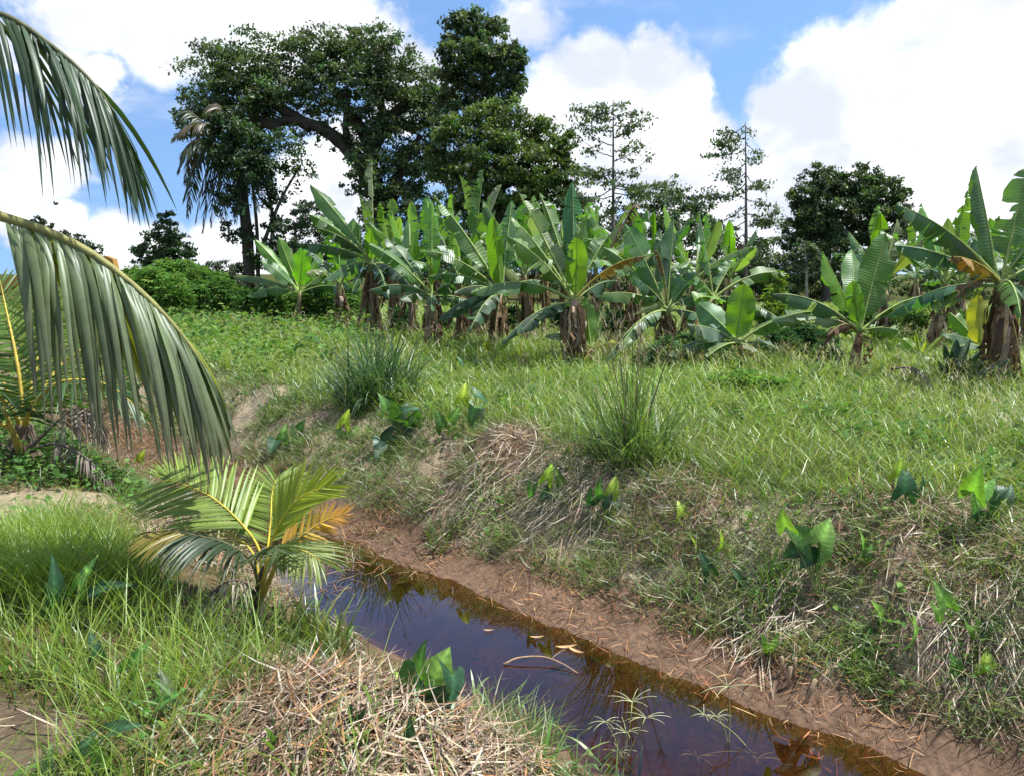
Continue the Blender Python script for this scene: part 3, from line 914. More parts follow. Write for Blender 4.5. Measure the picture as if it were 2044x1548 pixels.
# plants standing behind, mostly hidden
for (bx, D, hg, n, lab) in [
    (690, 19.0, 1.3, 7, 'half-hidden banana plant behind the tall one with the torn upright leaf'),
    (815, 17.0, 1.5, 8, 'dark-trunked banana plant between the torn-leaf plant and the one with yellow stalks'),
    (905, 16.0, 1.4, 7, 'banana plant with a blackish shaggy trunk left of two crowded dark trunks'.replace('left of', 'beside')),
    (1052, 15.2, 1.5, 8, 'banana plant with a thick dead-leaf skirt behind the bright broad upright leaf'),
    (1085, 18.5, 1.9, 8, 'tall half-hidden banana plant behind the one with the dead yellow leaf'),
    (1190, 17.0, 1.7, 8, 'banana plant hidden behind the dead yellow leaf'),
    (1270, 16.0, 1.4, 7, 'banana plant with drooping dark leaves behind the dry brown hanging leaf'),
    (1375, 16.8, 1.4, 7, 'banana plant hidden between the brown-leaf plant and the slender one'),
    (1770, 16.0, 1.3, 8, 'banana plant behind the young one with two translucent leaves'),
    (1868, 15.0, 1.35, 8, 'dark-trunked banana plant behind the fallen dark frond'),
    (1925, 17.5, 1.3, 8, 'banana plant with bare reddish stalks behind the small bright one'),
    (2050, 14.5, 1.5, 8, 'banana plant at the end of the row behind the thick peeling trunk'),
    (1830, 20.0, 1.4, 8, 'far banana plant seen between two darker ones'),
    (1985, 21.0, 1.4, 7, 'far banana plant beyond the thick peeling trunk'),
    (785, 20.0, 1.7, 8, 'far banana plant showing above the torn-leaf plant'),
    (870, 20.5, 1.9, 8, 'tall far banana plant behind the sunlit narrow leaf'),
    (960, 20.0, 1.7, 7, 'far slim banana plant behind the high torn leaves'),
    (1130, 20.0, 1.8, 8, 'far banana plant behind the pale leaf stalks'),
    (1235, 19.0, 1.5, 7, 'far banana plant beyond the leaning dead stalk'),
    (1310, 19.5, 1.6, 7, 'far banana plant behind the dry brown hanging leaf'),
    (1450, 18.5, 1.4, 7, 'far banana plant behind the slender one with a rolled leaf')]:
    banana_random(lab, bx, D, hg, n, rb)
# ------------------------------------------------------------------ coconut palms
def leaflet_arr(p, d0, Ln, W, droop, nref, tref, rng, seg=6, kink=None, vfold=.35, curl=0.0, grav=np.array([0, 0, -1.0])):
    """one leaflet: folded ribbon that starts along d0 and bends down"""
    pos = np.array(p, float); d = unit(d0)
    pts = [pos.copy()]; dirs = [d]
    for k in range(seg):
        u = (k + .5) / seg
        b = droop * (.25 + 1.1 * u)
        if kink is not None and u > kink:
            b = b + 2.2
        dd = unit(d0 + grav * b + nref * curl * u)
        pos = pos + dd * (Ln / seg)
        pts.append(pos.copy()); dirs.append(dd)
    P = np.array(pts); T = np.array(dirs)
    S = unit(tref[None] - T * (T @ tref)[:, None] + 1e-4 * nref[None]); Nn = np.cross(S, T)
    Nn = Nn * np.sign((Nn @ nref) + 1e-6)[:, None]
    u = np.linspace(0, 1, seg + 1)
    w = W * .5 * np.interp(u, [0, .06, .25, .6, .85, 1], [.45, .8, 1, .78, .36, .03])
    cf, sf = math.cos(vfold), math.sin(vfold)
    Lf = P - S * (w * cf)[:, None] - Nn * (w * sf)[:, None]
    Rt = P + S * (w * cf)[:, None] - Nn * (w * sf)[:, None]
    V = np.stack([Lf, P, Rt], 1).reshape(-1, 3)
    j = (np.arange(seg)[:, None] * 3 + np.arange(2)[None]).ravel()
    Fq = np.stack([j, j + 1, j + 4, j + 3], 1)
    return V, Fq, u


def frond(root, spts, n, lenf, W, cols, rng, r0=.03, up=UPV, fwd=.55, droop=.8, rise=.15, separate=True, mat='palm', start=.12, kinks=0.0, name='frond', jitter=.06, rach=(.26, .25, .05), vfold=.35, seg=6, clip=None, sides=(-1, 1), tipc=None):
    """spts: spine points; lenf(u): leaflet length in metres; cols(u, side) colour"""
    sp = spline(spts, 60)
    T = unit(np.gradient(sp, axis=0))
    S = unit(np.cross(T, np.asarray(up, float))); Nn = np.cross(S, T)
    us = np.linspace(0, 1, 60)

    def ev(a, u):
        return np.array([np.interp(u, us, a[:, k]) for k in range(3)])
    ac = Acc()
    add_tube(ac, sp, np.interp(us, [0, .1, 1], [r0 * 1.5, r0, r0 * .12]), np.array(rach), 6)
    fo = part(name, ac.mesh('rachis'), M['stem'] if mat == 'palm' else M['dry'], root)
    big = Acc()
    for i in range(n):
        u = start + (1 - start) * (i + .5) / n
        for sg in sides:
            uu = min(1, u + rng.normal() * .3 / n)
            p = ev(sp, uu); t = ev(T, uu); s = ev(S, uu); nn = ev(Nn, uu)
            fw = fwd + 1.6 * max(0, uu - .75) / .25 * .8
            d0 = unit(s * sg + t * fw + nn * (rise + rng.normal() * jitter) + rng.normal(size=3) * jitter)
            Ln = lenf(uu) * (1 + .08 * rng.normal())
            kk = .35 + .4 * rng.random() if rng.random() < kinks else None
            V, Fq, q = leaflet_arr(p, d0, Ln, W * (1 + .15 * rng.normal()) * (1 - .35 * max(0, uu - .7) / .3), droop * (1 + .2 * rng.normal()), nn, unit(t + .25 * rng.normal(size=3)), rng, seg, kk, vfold)
            c = np.asarray(cols(uu, sg)) * (1 + .12 * rng.normal())
            tc = c if tipc is None else np.asarray(tipc)
            q3 = np.repeat(q, 3)[:, None] ** 2
            C = np.clip(c * (1 - q3) + tc * q3, .003, 1)
            if separate:
                me = mesh_data('leaflet', V, [Fq], C)
                subpart('leaflet', me, M[mat], fo)
            else:
                big.add(V, Fq, C)
    if not separate:
        subpart('leaflets', big.mesh('leaflets'), M[mat], fo, kind='stuff')
    return fo


rp = np.random.default_rng(21)
PG = np.array([.045, .085, .035]); PGL = np.array([.10, .15, .05]); PGREY = np.array([.085, .105, .072])


def A3(*q):
    return [at(a, b, c) for (a, b, c) in q]


# the grown palm whose fronds lean in over the ditch
gp = np.array([-5.0, 3.6, float(H(-5.0, 3.6))])
palm = thing('coconut_palm', gp, 'grown coconut palm whose long grey-green fronds hang over the ditch bank', 'palm tree')
ac = Acc()
add_tube(ac, spline([gp - UPV * .1, gp + np.array([.05, .03, .6]), gp + np.array([.08, .05, 1.25])], 10), np.linspace(.2, .15, 10), (.15, .12, .09), 12, .12)
part('trunk', ac.mesh('trunk'), M['bark'], palm)
cr = gp + np.array([.08, .05, 1.2])
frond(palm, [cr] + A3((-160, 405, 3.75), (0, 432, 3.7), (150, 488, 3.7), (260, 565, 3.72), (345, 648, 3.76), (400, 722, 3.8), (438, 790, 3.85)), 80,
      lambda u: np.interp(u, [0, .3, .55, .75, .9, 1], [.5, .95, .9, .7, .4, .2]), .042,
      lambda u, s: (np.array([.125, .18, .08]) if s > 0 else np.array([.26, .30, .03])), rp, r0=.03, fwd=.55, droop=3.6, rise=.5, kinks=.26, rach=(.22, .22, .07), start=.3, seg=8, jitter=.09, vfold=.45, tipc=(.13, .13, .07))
frond(palm, [cr] + A3((-320, 60, 3.9), (-150, 0, 3.9), (0, 28, 3.9), (90, 82, 3.9), (170, 150, 3.9), (222, 218, 3.92), (248, 285, 3.95)), 58,
      lambda u: np.interp(u, [0, .3, .6, .85, 1], [.5, .82, .74, .56, .38]), .024,
      lambda u, s: PG * .85, rp, r0=.024, fwd=.85, droop=2.4, rise=.3, kinks=.1, rach=(.10, .11, .05), start=.38, seg=7, jitter=.08)  # backlit darkness of this upper frond is put into its leaflet colour
for (ex, ey, ez) in [(-3.2, 1.0, .9), (-2.6, -1.6, .8), (-.6, -2.6, .6), (1.2, -2.2, 1.0), (-1.7, 2.4, 1.6), (-.3, -.6, 2.4)]:
    e = np.array([ex, ey, ez])
    m1 = cr + np.array([ex * .3, ey * .3, .75 + ez * .3]); m2 = cr + np.array([ex * .7, ey * .7, .8 + ez * .35])
    frond(palm, [cr, m1, m2, cr + e * np.array([1, 1, .35])], 40, lambda u: np.interp(u, [0, .3, .7, 1], [.5, .85, .7, .3]), .045, lambda u, s: PG, rp, r0=.028, droop=1.4, separate=False, start=.2)

# the younger palm on the near bank
yb = ground_at(48, 925)
Dy = yb[1]
py_ = thing('coconut_palm', yb, 'young coconut palm with yellow leaf stalks and drooping dead fronds on the near bank', 'palm tree')
ac = Acc()
stump = spline([yb - UPV * .05, at(46, 900, Dy), at(48, 862, Dy), at(50, 845, Dy)], 9)
add_tube(ac, stump, np.array([.17, .16, .145, .12, .10, .085, .075, .07, .06]), (.14, .105, .075), 11, .3, rp)
part('trunk', ac.mesh('trunk'), M['bark'], py_)
YST = (.42, .33, .05)
cY = at(46, 858, Dy)
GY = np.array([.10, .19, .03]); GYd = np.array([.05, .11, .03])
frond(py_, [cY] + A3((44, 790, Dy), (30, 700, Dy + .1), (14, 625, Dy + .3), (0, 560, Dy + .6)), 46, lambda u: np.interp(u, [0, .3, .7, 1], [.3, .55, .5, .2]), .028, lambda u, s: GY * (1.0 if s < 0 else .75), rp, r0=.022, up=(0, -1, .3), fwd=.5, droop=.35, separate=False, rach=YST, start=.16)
frond(py_, [cY] + A3((90, 770, Dy + .2), (160, 700, Dy + .5), (250, 690, Dy + .7), (330, 750, Dy + .8)), 44, lambda u: np.interp(u, [0, .3, .7, 1], [.3, .6, .5, .2]), .03, lambda u, s: np.array([.11, .15, .035]), rp, r0=.02, droop=.5, separate=False, rach=YST)
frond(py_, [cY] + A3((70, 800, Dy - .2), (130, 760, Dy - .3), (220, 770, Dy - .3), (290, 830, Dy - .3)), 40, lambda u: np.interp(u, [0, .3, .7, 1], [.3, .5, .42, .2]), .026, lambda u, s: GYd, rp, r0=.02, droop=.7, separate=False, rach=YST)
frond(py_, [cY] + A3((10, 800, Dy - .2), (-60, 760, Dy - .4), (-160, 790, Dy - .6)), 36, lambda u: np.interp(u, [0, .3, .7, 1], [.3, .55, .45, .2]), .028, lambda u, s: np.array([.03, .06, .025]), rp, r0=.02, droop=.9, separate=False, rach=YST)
frond(py_, [cY] + A3((10, 770, Dy + .2), (-60, 670, Dy + .4), (-180, 640, Dy + .6)), 36, lambda u: np.interp(u, [0, .3, .7, 1], [.3, .55, .45, .2]), .028, lambda u, s: GY, rp, r0=.02, droop=.6, separate=False, rach=YST)
frond(py_, [cY] + A3((80, 700, Dy + .4), (110, 600, Dy + .6), (90, 520, Dy + .9)), 36, lambda u: np.interp(u, [0, .3, .7, 1], [.3, .5, .45, .2]), .028, lambda u, s: np.array([.16, .22, .03]), rp, r0=.02, droop=.4, separate=False, rach=YST, up=(0, -1, .4))
for (tx, ty) in [(-30, 830), (5, 812)]:
    ac = Acc(); add_tube(ac, spline(A3((40, 905, Dy - .12), (25, 860, Dy - .25), (tx, ty, Dy - .4)), 10), np.linspace(.03, .014, 10), (.40, .31, .06), 7)
    part('leaf_stalk', ac.mesh('leaf_stalk'), M['stem'], py_)
GRY = np.array([.24, .20, .165])
dead_l = lambda u: np.interp(u, [0, .3, .7, 1], [.2, .36, .3, .12])
frond(py_, A3((58, 895, Dy - .1), (105, 850, Dy - .2), (150, 815, Dy - .2), (190, 828, Dy - .2), (206, 880, Dy - .2)), 40, dead_l, .02, lambda u, s: GRY, rp, r0=.014, droop=2.6, separate=False, mat='dry', rach=(.2, .16, .12), name='dead_frond', start=.3, jitter=.15)
frond(py_, A3((60, 900, Dy - .1), (110, 885, Dy - .3), (160, 905, Dy - .45), (205, 945, Dy - .5), (240, 980, Dy - .5)), 40, lambda u: .55 * dead_l(u), .016, lambda u, s: GRY * .75, rp, r0=.014, droop=2.2, separate=False, mat='dry', rach=(.15, .12, .1), name='dead_frond', start=.25, jitter=.15)
frond(py_, A3((30, 905, Dy - .1), (-10, 885, Dy - .2), (-60, 905, Dy - .3)), 24, lambda u: .3, .016, lambda u, s: GRY * .5, rp, r0=.02, droop=2.0, separate=False, mat='dry', rach=(.12, .1, .08), name='dead_frond', start=.5)

# the seedling in the foreground
sb = ground_at(518, 1235)
Ds = sb[1]
sd = thing('coconut_palm', sb, 'little coconut palm seedling with yellow-ribbed fan fronds at the water side', 'palm tree')
ac = Acc()
stem = spline([sb - UPV * .03, at(513, 1205, Ds), at(520, 1165, Ds), at(528, 1130, Ds)], 8)
add_tube(ac, stem, np.linspace(.034, .018, 8), (.07, .05, .035), 8, .2, rp)
part('stem', ac.mesh('stem'), M['stem'], sd)
c0 = at(520, 1185, Ds)
LG = np.array([.22, .32, .06]); YR = (.50, .40, .04)
ln = lambda k: (lambda u: k * np.interp(u, [0, .25, .6, .85, 1], [.6, .95, 1, .75, .5]))
# left fan, seen from above
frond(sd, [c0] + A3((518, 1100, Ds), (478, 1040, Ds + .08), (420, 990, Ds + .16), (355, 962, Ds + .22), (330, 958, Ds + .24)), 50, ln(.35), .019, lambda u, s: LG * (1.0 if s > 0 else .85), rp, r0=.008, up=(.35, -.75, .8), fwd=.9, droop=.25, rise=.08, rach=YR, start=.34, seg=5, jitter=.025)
# back fan, facing
frond(sd, [c0] + A3((532, 1110, Ds + .06), (540, 1040, Ds + .16), (543, 985, Ds + .27), (552, 955, Ds + .36)), 40, ln(.3), .018, lambda u, s: LG * .8, rp, r0=.008, up=(0, -1, .5), fwd=.45, droop=.1, rise=.02, rach=YR, start=.34, seg=5, jitter=.025)
# right upper fan, yellow-green
frond(sd, [c0] + A3((536, 1100, Ds + .02), (560, 1040, Ds), (600, 992, Ds - .02), (655, 968, Ds - .04)), 40, ln(.26), .018, lambda u, s: np.array([.32, .40, .03]), rp, r0=.008, up=(-.55, -.8, .35), fwd=1.5, droop=.02, rise=.05, rach=YR, start=.36, seg=5, jitter=.02)
# dying yellow frond
frond(sd, [c0] + A3((545, 1110, Ds + .04), (585, 1080, Ds + .08), (640, 1042, Ds + .12), (690, 1022, Ds + .14)), 26, ln(.14), .018, lambda u, s: np.array([.52, .34, .04]) if u < .8 else np.array([.55, .30, .05]), rp, r0=.008, up=(0, -1, .6), fwd=.9, droop=.18, rise=.05, rach=(.5, .36, .05), start=.36, seg=4, jitter=.05, tipc=(.33, .17, .07))
# right lower pale fan drooping
frond(sd, [c0] + A3((535, 1120, Ds - .06), (570, 1092, Ds - .12), (610, 1100, Ds - .2), (640, 1118, Ds - .26)), 34, ln(.25), .018, lambda u, s: np.array([.24, .30, .10]), rp, r0=.008, up=(.0, -.35, 1), fwd=1.0, droop=.55, rise=.1, rach=YR, start=.34, seg=5, jitter=.04)
# low fronds, with shade put into the dark green colours
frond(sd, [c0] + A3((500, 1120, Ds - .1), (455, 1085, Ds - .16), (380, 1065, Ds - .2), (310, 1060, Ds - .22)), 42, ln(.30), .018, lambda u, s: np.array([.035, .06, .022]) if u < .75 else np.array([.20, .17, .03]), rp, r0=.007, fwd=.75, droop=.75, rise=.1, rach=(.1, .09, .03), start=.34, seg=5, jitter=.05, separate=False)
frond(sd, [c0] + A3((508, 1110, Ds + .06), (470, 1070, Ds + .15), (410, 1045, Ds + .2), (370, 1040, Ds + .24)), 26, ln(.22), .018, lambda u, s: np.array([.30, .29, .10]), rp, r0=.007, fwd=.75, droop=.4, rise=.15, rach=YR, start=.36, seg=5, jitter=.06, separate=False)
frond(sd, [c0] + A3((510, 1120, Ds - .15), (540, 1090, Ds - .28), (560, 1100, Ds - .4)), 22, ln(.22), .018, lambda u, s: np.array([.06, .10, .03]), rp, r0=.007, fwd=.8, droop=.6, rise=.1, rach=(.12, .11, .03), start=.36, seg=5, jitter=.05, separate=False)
# grey dead fronds
frond(sd, A3((514, 1190, Ds), (485, 1160, Ds - .08), (445, 1165, Ds - .14), (395, 1215, Ds - .2), (350, 1305, Ds - .26)), 40, lambda u: .17 - .07 * u, .009, lambda u, s: np.array([.30, .265, .225]), rp, r0=.008, droop=2.2, rise=.05, mat='dry', rach=(.13, .1, .08), name='dead_frond', start=.22, seg=5, jitter=.3, separate=False)
g1 = [ground_at(545, 1235), ground_at(620, 1245), ground_at(690, 1285), ground_at(728, 1335), ground_at(742, 1365)]
g1 = [p + UPV * h for p, h in zip(g1, (.06, .11, .07, .03, .02))]
frond(sd, g1, 30, lambda u: .09, .013, lambda u, s: np.array([.27, .24, .205]), rp, r0=.006, droop=1.3, rise=.1, mat='dry', rach=(.1, .08, .06), name='dead_frond', start=.3, seg=4, jitter=.12, separate=False)
for pts in (((516, 1200, Ds - .01), (528, 1150, Ds - .02), (545, 1105, Ds - .04)), ((520, 1195, Ds - .03), (541, 1150, Ds - .07), (556, 1110, Ds - .1))):
    ac = Acc(); add_tube(ac, spline(A3(*pts), 8), np.linspace(.016, .008, 8), (.34, .25, .035), 6)
    part('leaf_stalk', ac.mesh('leaf_stalk'), M['stem'], sd)
# ------------------------------------------------------------------ trees
def leaf_quads(acc, C, nrm_bias, size, col, rng, long=1.6, up=.5):
    """diamond leaves at centres C (n,3)"""
    n = len(C)
    d = unit(rng.normal(size=(n, 3)) + nrm_bias)
    nn = unit(rng.normal(size=(n, 3)) + UPV * up * 2)
    s = unit(np.cross(d, nn))
    sz = (size * (.6 + .8 * rng.random(n)))[:, None]
    f = np.cross(s, d) * sz * .12
    V = np.stack([C - d * sz * .5 * long, C + s * sz * .42 + f, C + d * sz * .5 * long, C - s * sz * .42 + f], 1).reshape(-1, 3)
    b = np.arange(n)[:, None] * 4
    Ft = np.concatenate([b + np.array([[0, 1, 2]]), b + np.array([[0, 2, 3]])])
    Cc = np.repeat(col, 4, axis=0)
    acc.add(V, Ft, Cc)


def crown_mesh(clumps, n, size, col, rng, sub=34, flat=.6, spread=.15, hang=0.0, var=.25, shell=(.25, 1.08), long=1.6):
    """clumps: (centre, (rx,ry,rz), weight)"""
    acc = Acc()
    n = int(n * 1.35); size = size * .5; spread = spread * .55 if spread > .2 else spread * .85
    wt = np.array([c[2] * (c[1][0] * c[1][2]) for c in clumps]); wt = wt / wt.sum()
    for (c, r, w), q in zip(clumps, wt):
        m = max(4, int(n * q))
        ns = max(5, int(sub * (r[0] / .9) ** .6))
        dirs = unit(rng.normal(size=(ns, 3)) + np.array([0, 0, .25]))
        rad = shell[0] + (shell[1] - shell[0]) * rng.random((ns, 1)) ** .6
        sc = np.asarray(c) + dirs * rad * np.asarray(r)
        tint = 1 + var * rng.normal(size=(ns, 1)) + .18 * dirs[:, 2:3] * 0
        hue = rng.normal(size=(ns, 3)) * np.array([.14, .05, .1])
        k = rng.integers(ns, size=m)
        g = rng.normal(size=(m, 3)) * spread * np.asarray(r) * np.array([1, 1, flat])
        g[:, 2] -= np.abs(rng.normal(size=m)) * hang
        P = sc[k] + g
        Cc = np.clip(np.asarray(col)[None] * tint[k] * (1 + hue[k]) * (1 + .15 * rng.normal(size=(m, 1))), .004, .6)
        leaf_quads(acc, P, np.array([0, 0, -.15]), size, Cc, rng, long)
    return acc.mesh('crown', smooth=False)


def PX(px, py, r, D, dd=0.0, ry=None, w=1.0, squash=1.0):
    D2 = D + dd
    k = D2 / F
    return (at(px, py, D2), (r * k, r * k * .9, (ry or r) * k), w)


def limb_tree(label, name, base_px, D, trunk, limbs, clumps, n, size, col, rng, bark=(.10, .085, .07), cat='tree', group=None, **kw):
    """trunk: list of (px,py,dd,radius m); limbs: list of such lists"""
    bx = at(base_px, 600, D)[0]
    base = np.array([bx, D, float(H(bx, D))])
    root = thing(name, base, label, cat, group)
    ac = Acc()

    def run(ptl, first=None):
        pts = [at(a, b, D + c) for (a, b, c, _) in ptl]
        rad = [q[3] for q in ptl]
        if first is not None:
            pts = [first] + pts; rad = [rad[0] * 1.15] + rad
        m = max(6, 4 * len(pts))
        sp = spline(pts, m)
        rr = np.interp(np.linspace(0, 1, m), np.linspace(0, 1, len(rad)), rad)
        add_tube(ac, sp, rr, np.asarray(bark), 7, .15, rng)
    run(trunk, base - UPV * .3)
    part('trunk', ac.mesh('trunk'), M['bark'], root)
    for lb in limbs:
        ac = Acc()
        run(lb)
        part('limb', ac.mesh('limb'), M['bark'], root)
    if clumps:
        part('crown', crown_mesh(clumps, n, size, col, rng, **kw), M['leaf'], root)
    return root


rt = np.random.default_rng(77)
TG = np.array([.085, .135, .05])

# the giant spreading tree with the leaning limb
D = 52
cl = [PX(430, 170, 75, D, -2), PX(500, 140, 70, D, 0), PX(405, 230, 55, D, -1), PX(470, 215, 70, D, 1), PX(545, 175, 65, D, -1), PX(380, 260, 28, D), PX(540, 235, 50, D, 1), PX(590, 220, 45, D, 2), PX(450, 130, 40, D, -1),
      PX(610, 120, 60, D, 0), PX(680, 135, 75, D, 1), PX(750, 120, 60, D, -1), PX(800, 150, 65, D, 0), PX(850, 190, 60, D, 1), PX(720, 190, 70, D, -1), PX(640, 170, 55, D, 0), PX(780, 210, 70, D, 2), PX(835, 240, 60, D, 0), PX(880, 215, 40, D), PX(590, 105, 30, D), PX(700, 100, 35, D), PX(660, 250, 45, D, 1, w=.6), PX(585, 275, 35, D, w=.5)]
cl += [PX(740, 270, 50, D, -1), PX(800, 290, 60, D, 0), PX(730, 340, 40, D, -2), PX(790, 360, 60, D, 0), PX(720, 370, 35, D), PX(840, 330, 60, D, 1), PX(770, 410, 55, D, -1), PX(830, 400, 50, D, 1), PX(760, 455, 45, D, -1), PX(705, 300, 28, D, w=.8), PX(650, 265, 22, D, w=.8)]
limb_tree('giant spreading dark tree with one thick mossy limb arching out towards the shaggy palm', 'rain_tree', 780, D,
          [(778, 560, 0, 1.0), (775, 470, 0, .85), (760, 400, 0, .7), (735, 345, 0, .6)],
          [[(745, 370, 0, .62), (715, 320, 0, .52), (675, 280, 0, .44), (630, 252, 0, .36), (580, 240, 0, .3), (545, 245, 0, .24), (500, 235, 0, .16)],
           [(620, 255, 0, .42), (560, 215, .5, .34), (500, 180, .5, .24), (440, 160, 0, .12)], [(560, 255, 0, .35), (500, 240, 0, .26), (440, 225, -.5, .16), (395, 235, 0, .08)],
           [(735, 345, 0, .6), (740, 290, 0, .5), (700, 230, 0, .36), (655, 160, 0, .2), (620, 115, 0, .1)], [(740, 300, 0, .5), (790, 225, .5, .36), (830, 200, 0, .25), (870, 195, 0, .12)],
           [(765, 260, 0, .3), (760, 190, 0, .2), (750, 120, 0, .1)], [(775, 430, 0, .4), (800, 340, 0, .3), (840, 270, 0, .16)], [(700, 300, 0, .3), (690, 250, 0, .2), (700, 180, 0, .12)]],
          cl, 46000, .30, TG, rt, bark=(.055, .05, .038), flat=.55, spread=.22)

# old palm draped with vines
D = 42
bx = at(497, 600, D)[0]
ob = np.array([bx, D, float(H(bx, D))])
op = thing('old_palm', ob, 'old palm with a thick skirt of hanging fronds, smothered in creepers, below the arching limb', 'palm tree')
ac = Acc()
add_tube(ac, spline([ob - UPV * .3] + A3((496, 520, D), (488, 420, D), (478, 330, D), (470, 290, D)), 16), np.linspace(.32, .24, 16), (.07, .06, .045), 9, .2, rt)
part('trunk', ac.mesh('trunk'), M['bark'], op)
for pts in ([(515, 560, 0), (512, 450, .3), (500, 340, .3), (490, 280, 0)], [(530, 540, .5), (545, 440, .5), (520, 340, .4), (500, 300, 0)], [(520, 500, 0), (560, 400, 0), (600, 330, .4)]):
    ac = Acc(); add_tube(ac, spline(A3(*[(a, b, D + c) for a, b, c in pts]), 12), np.linspace(.12, .05, 12), (.09, .075, .06), 5)
    part('creeper_stem', ac.mesh('creeper_stem'), M['bark'], op)
oc = at(470, 300, D)
OL = lambda u: np.interp(u, [0, .3, .7, 1], [.5, 1.1, .9, .35])
for k, (mx_, my, ex, ey, dd) in enumerate([(420, 250, 345, 275, -.5), (400, 240, 350, 230, .5), (410, 300, 365, 400, -1), (430, 300, 390, 440, -.6), (445, 310, 420, 455, .3), (455, 320, 445, 450, -1.2), (405, 290, 368, 360, .5), (400, 320, 375, 430, .8), (480, 330, 470, 440, -1), (420, 280, 362, 310, 1), (500, 310, 515, 420, -1), (520, 300, 560, 400, .5), (450, 230, 420, 215, .5), (430, 320, 405, 460, 0), (395, 285, 355, 340, -1)]):
    frond(op, [oc] + A3((mx_, my, D + dd * .6), ((mx_ + ex) / 2 - 4, my * .45 + ey * .55 - 15, D + dd), (ex, ey, D + dd * 1.2)), 30, OL, .11,
          lambda u, s: np.array([.045, .07, .035]) if k % 3 else np.array([.10, .085, .05]), rt, r0=.05, droop=1.6, rise=.15, separate=False, seg=3, jitter=.1, rach=(.08, .075, .04), start=.12, vfold=.2)
vc = [PX(450, 270, 35, D, -1), PX(480, 270, 40, D, -1.2), PX(440, 310, 35, D, -1), PX(490, 320, 40, D, -1.4), PX(520, 300, 40, D), PX(560, 300, 35, D, w=.25), PX(600, 320, 42, D, w=.12), PX(575, 360, 40, D, w=.15), PX(620, 345, 25, D, w=.1), PX(540, 400, 30, D, w=.5), PX(480, 400, 30, D, -1, w=.6), PX(530, 350, 40, D, w=.6), PX(450, 400, 25, D, -1, w=.6), PX(495, 470, 18, D, -.6, w=.8), PX(500, 520, 20, D, -.6, w=.8), PX(450, 470, 25, D, w=.35), PX(555, 450, 25, D, w=.4), PX(540, 500, 22, D, w=.5), PX(440, 240, 25, D, -1)]
part('creeper_leaves', crown_mesh(vc, 9500, .26, np.array([.045, .085, .03]), rt, sub=12, spread=.3, flat=.9), M['leaf'], op)

# tall tree towering over the round one
D = 46
cl = [PX(930, 60, 40, D, 0), PX(980, 75, 38, D, 1), PX(915, 110, 38, D, -1), PX(965, 130, 50, D, 0), PX(1015, 120, 34, D, 0), PX(1030, 105, 20, D), PX(905, 165, 34, D), PX(950, 190, 42, D, w=.8), PX(1010, 180, 34, D, w=.8), PX(895, 210, 26, D, w=.5), PX(1030, 180, 20, D, w=.6), PX(985, 220, 28, D, w=.4), PX(920, 40, 18, D, w=.7), PX(890, 80, 14, D, w=.8), PX(945, 235, 24, D, w=.3), PX(1035, 150, 16, D)]
limb_tree('tall narrow-crowned dark tree on a pale straight trunk, the highest treetop of all', 'tall_tree', 1003, D,
          [(1002, 500, 0, .30), (1000, 400, 0, .27), (994, 300, 0, .24), (985, 230, 0, .2), (976, 150, 0, .15), (962, 80, 0, .09), (950, 40, 0, .04)],
          [[(985, 220, 0, .1), (950, 190, 0, .07), (905, 170, 0, .03)], [(985, 225, 0, .1), (1010, 190, 0, .07), (1035, 160, 0, .03)], [(980, 170, 0, .09), (940, 130, 0, .06), (905, 100, 0, .03)], [(978, 150, 0, .09), (1005, 125, 0, .06), (1035, 105, 0, .03)], [(992, 290, 0, .08), (950, 260, 0, .05), (910, 245, 0, .02)], [(992, 290, 0, .08), (1030, 255, 0, .05), (1060, 240, 0, .02)],
           [(965, 90, 0, .07), (930, 55, 0, .05), (895, 48, 0, .02)]],
          cl, 17000, .27, TG * .95, rt, bark=(.20, .18, .155), flat=.45, spread=.26, hang=.12)

# round-crowned lighter tree
D = 40
cl = [PX(960, 240, 50, D), PX(1020, 250, 50, D), PX(1080, 280, 50, D), PX(1110, 320, 45, D), PX(920, 290, 50, D), PX(980, 310, 60, D, -1), PX(1040, 330, 60, D, -1.5), PX(1100, 370, 45, D), PX(900, 340, 45, D), PX(950, 370, 55, D, -1), PX(1010, 390, 60, D, -1), PX(1070, 400, 55, D), PX(890, 260, 35, D), PX(1125, 290, 28, D), PX(930, 420, 50, D), PX(1000, 440, 55, D), PX(1080, 450, 50, D), PX(1140, 410, 35, D), PX(870, 320, 30, D), PX(1135, 350, 25, D)]
limb_tree('broad round-crowned yellowish-green tree standing in front of the tall pale trunk', 'round_tree', 1000, D,
          [(1000, 520, 0, .35), (998, 430, 0, .3), (1000, 370, 0, .25)],
          [[(998, 420, 0, .2), (950, 330, 0, .14), (910, 280, 0, .06)], [(1000, 380, 0, .2), (1050, 310, 0, .12), (1090, 280, 0, .05)], [(1000, 400, 0, .16), (985, 300, 0, .1), (970, 230, 0, .04)], [(1000, 430, 0, .14), (1060, 380, 0, .1), (1120, 360, 0, .04)]],
          cl, 34000, .24, np.array([.092, .145, .034]), rt, bark=(.13, .115, .09), flat=.45, spread=.24, hang=.1)


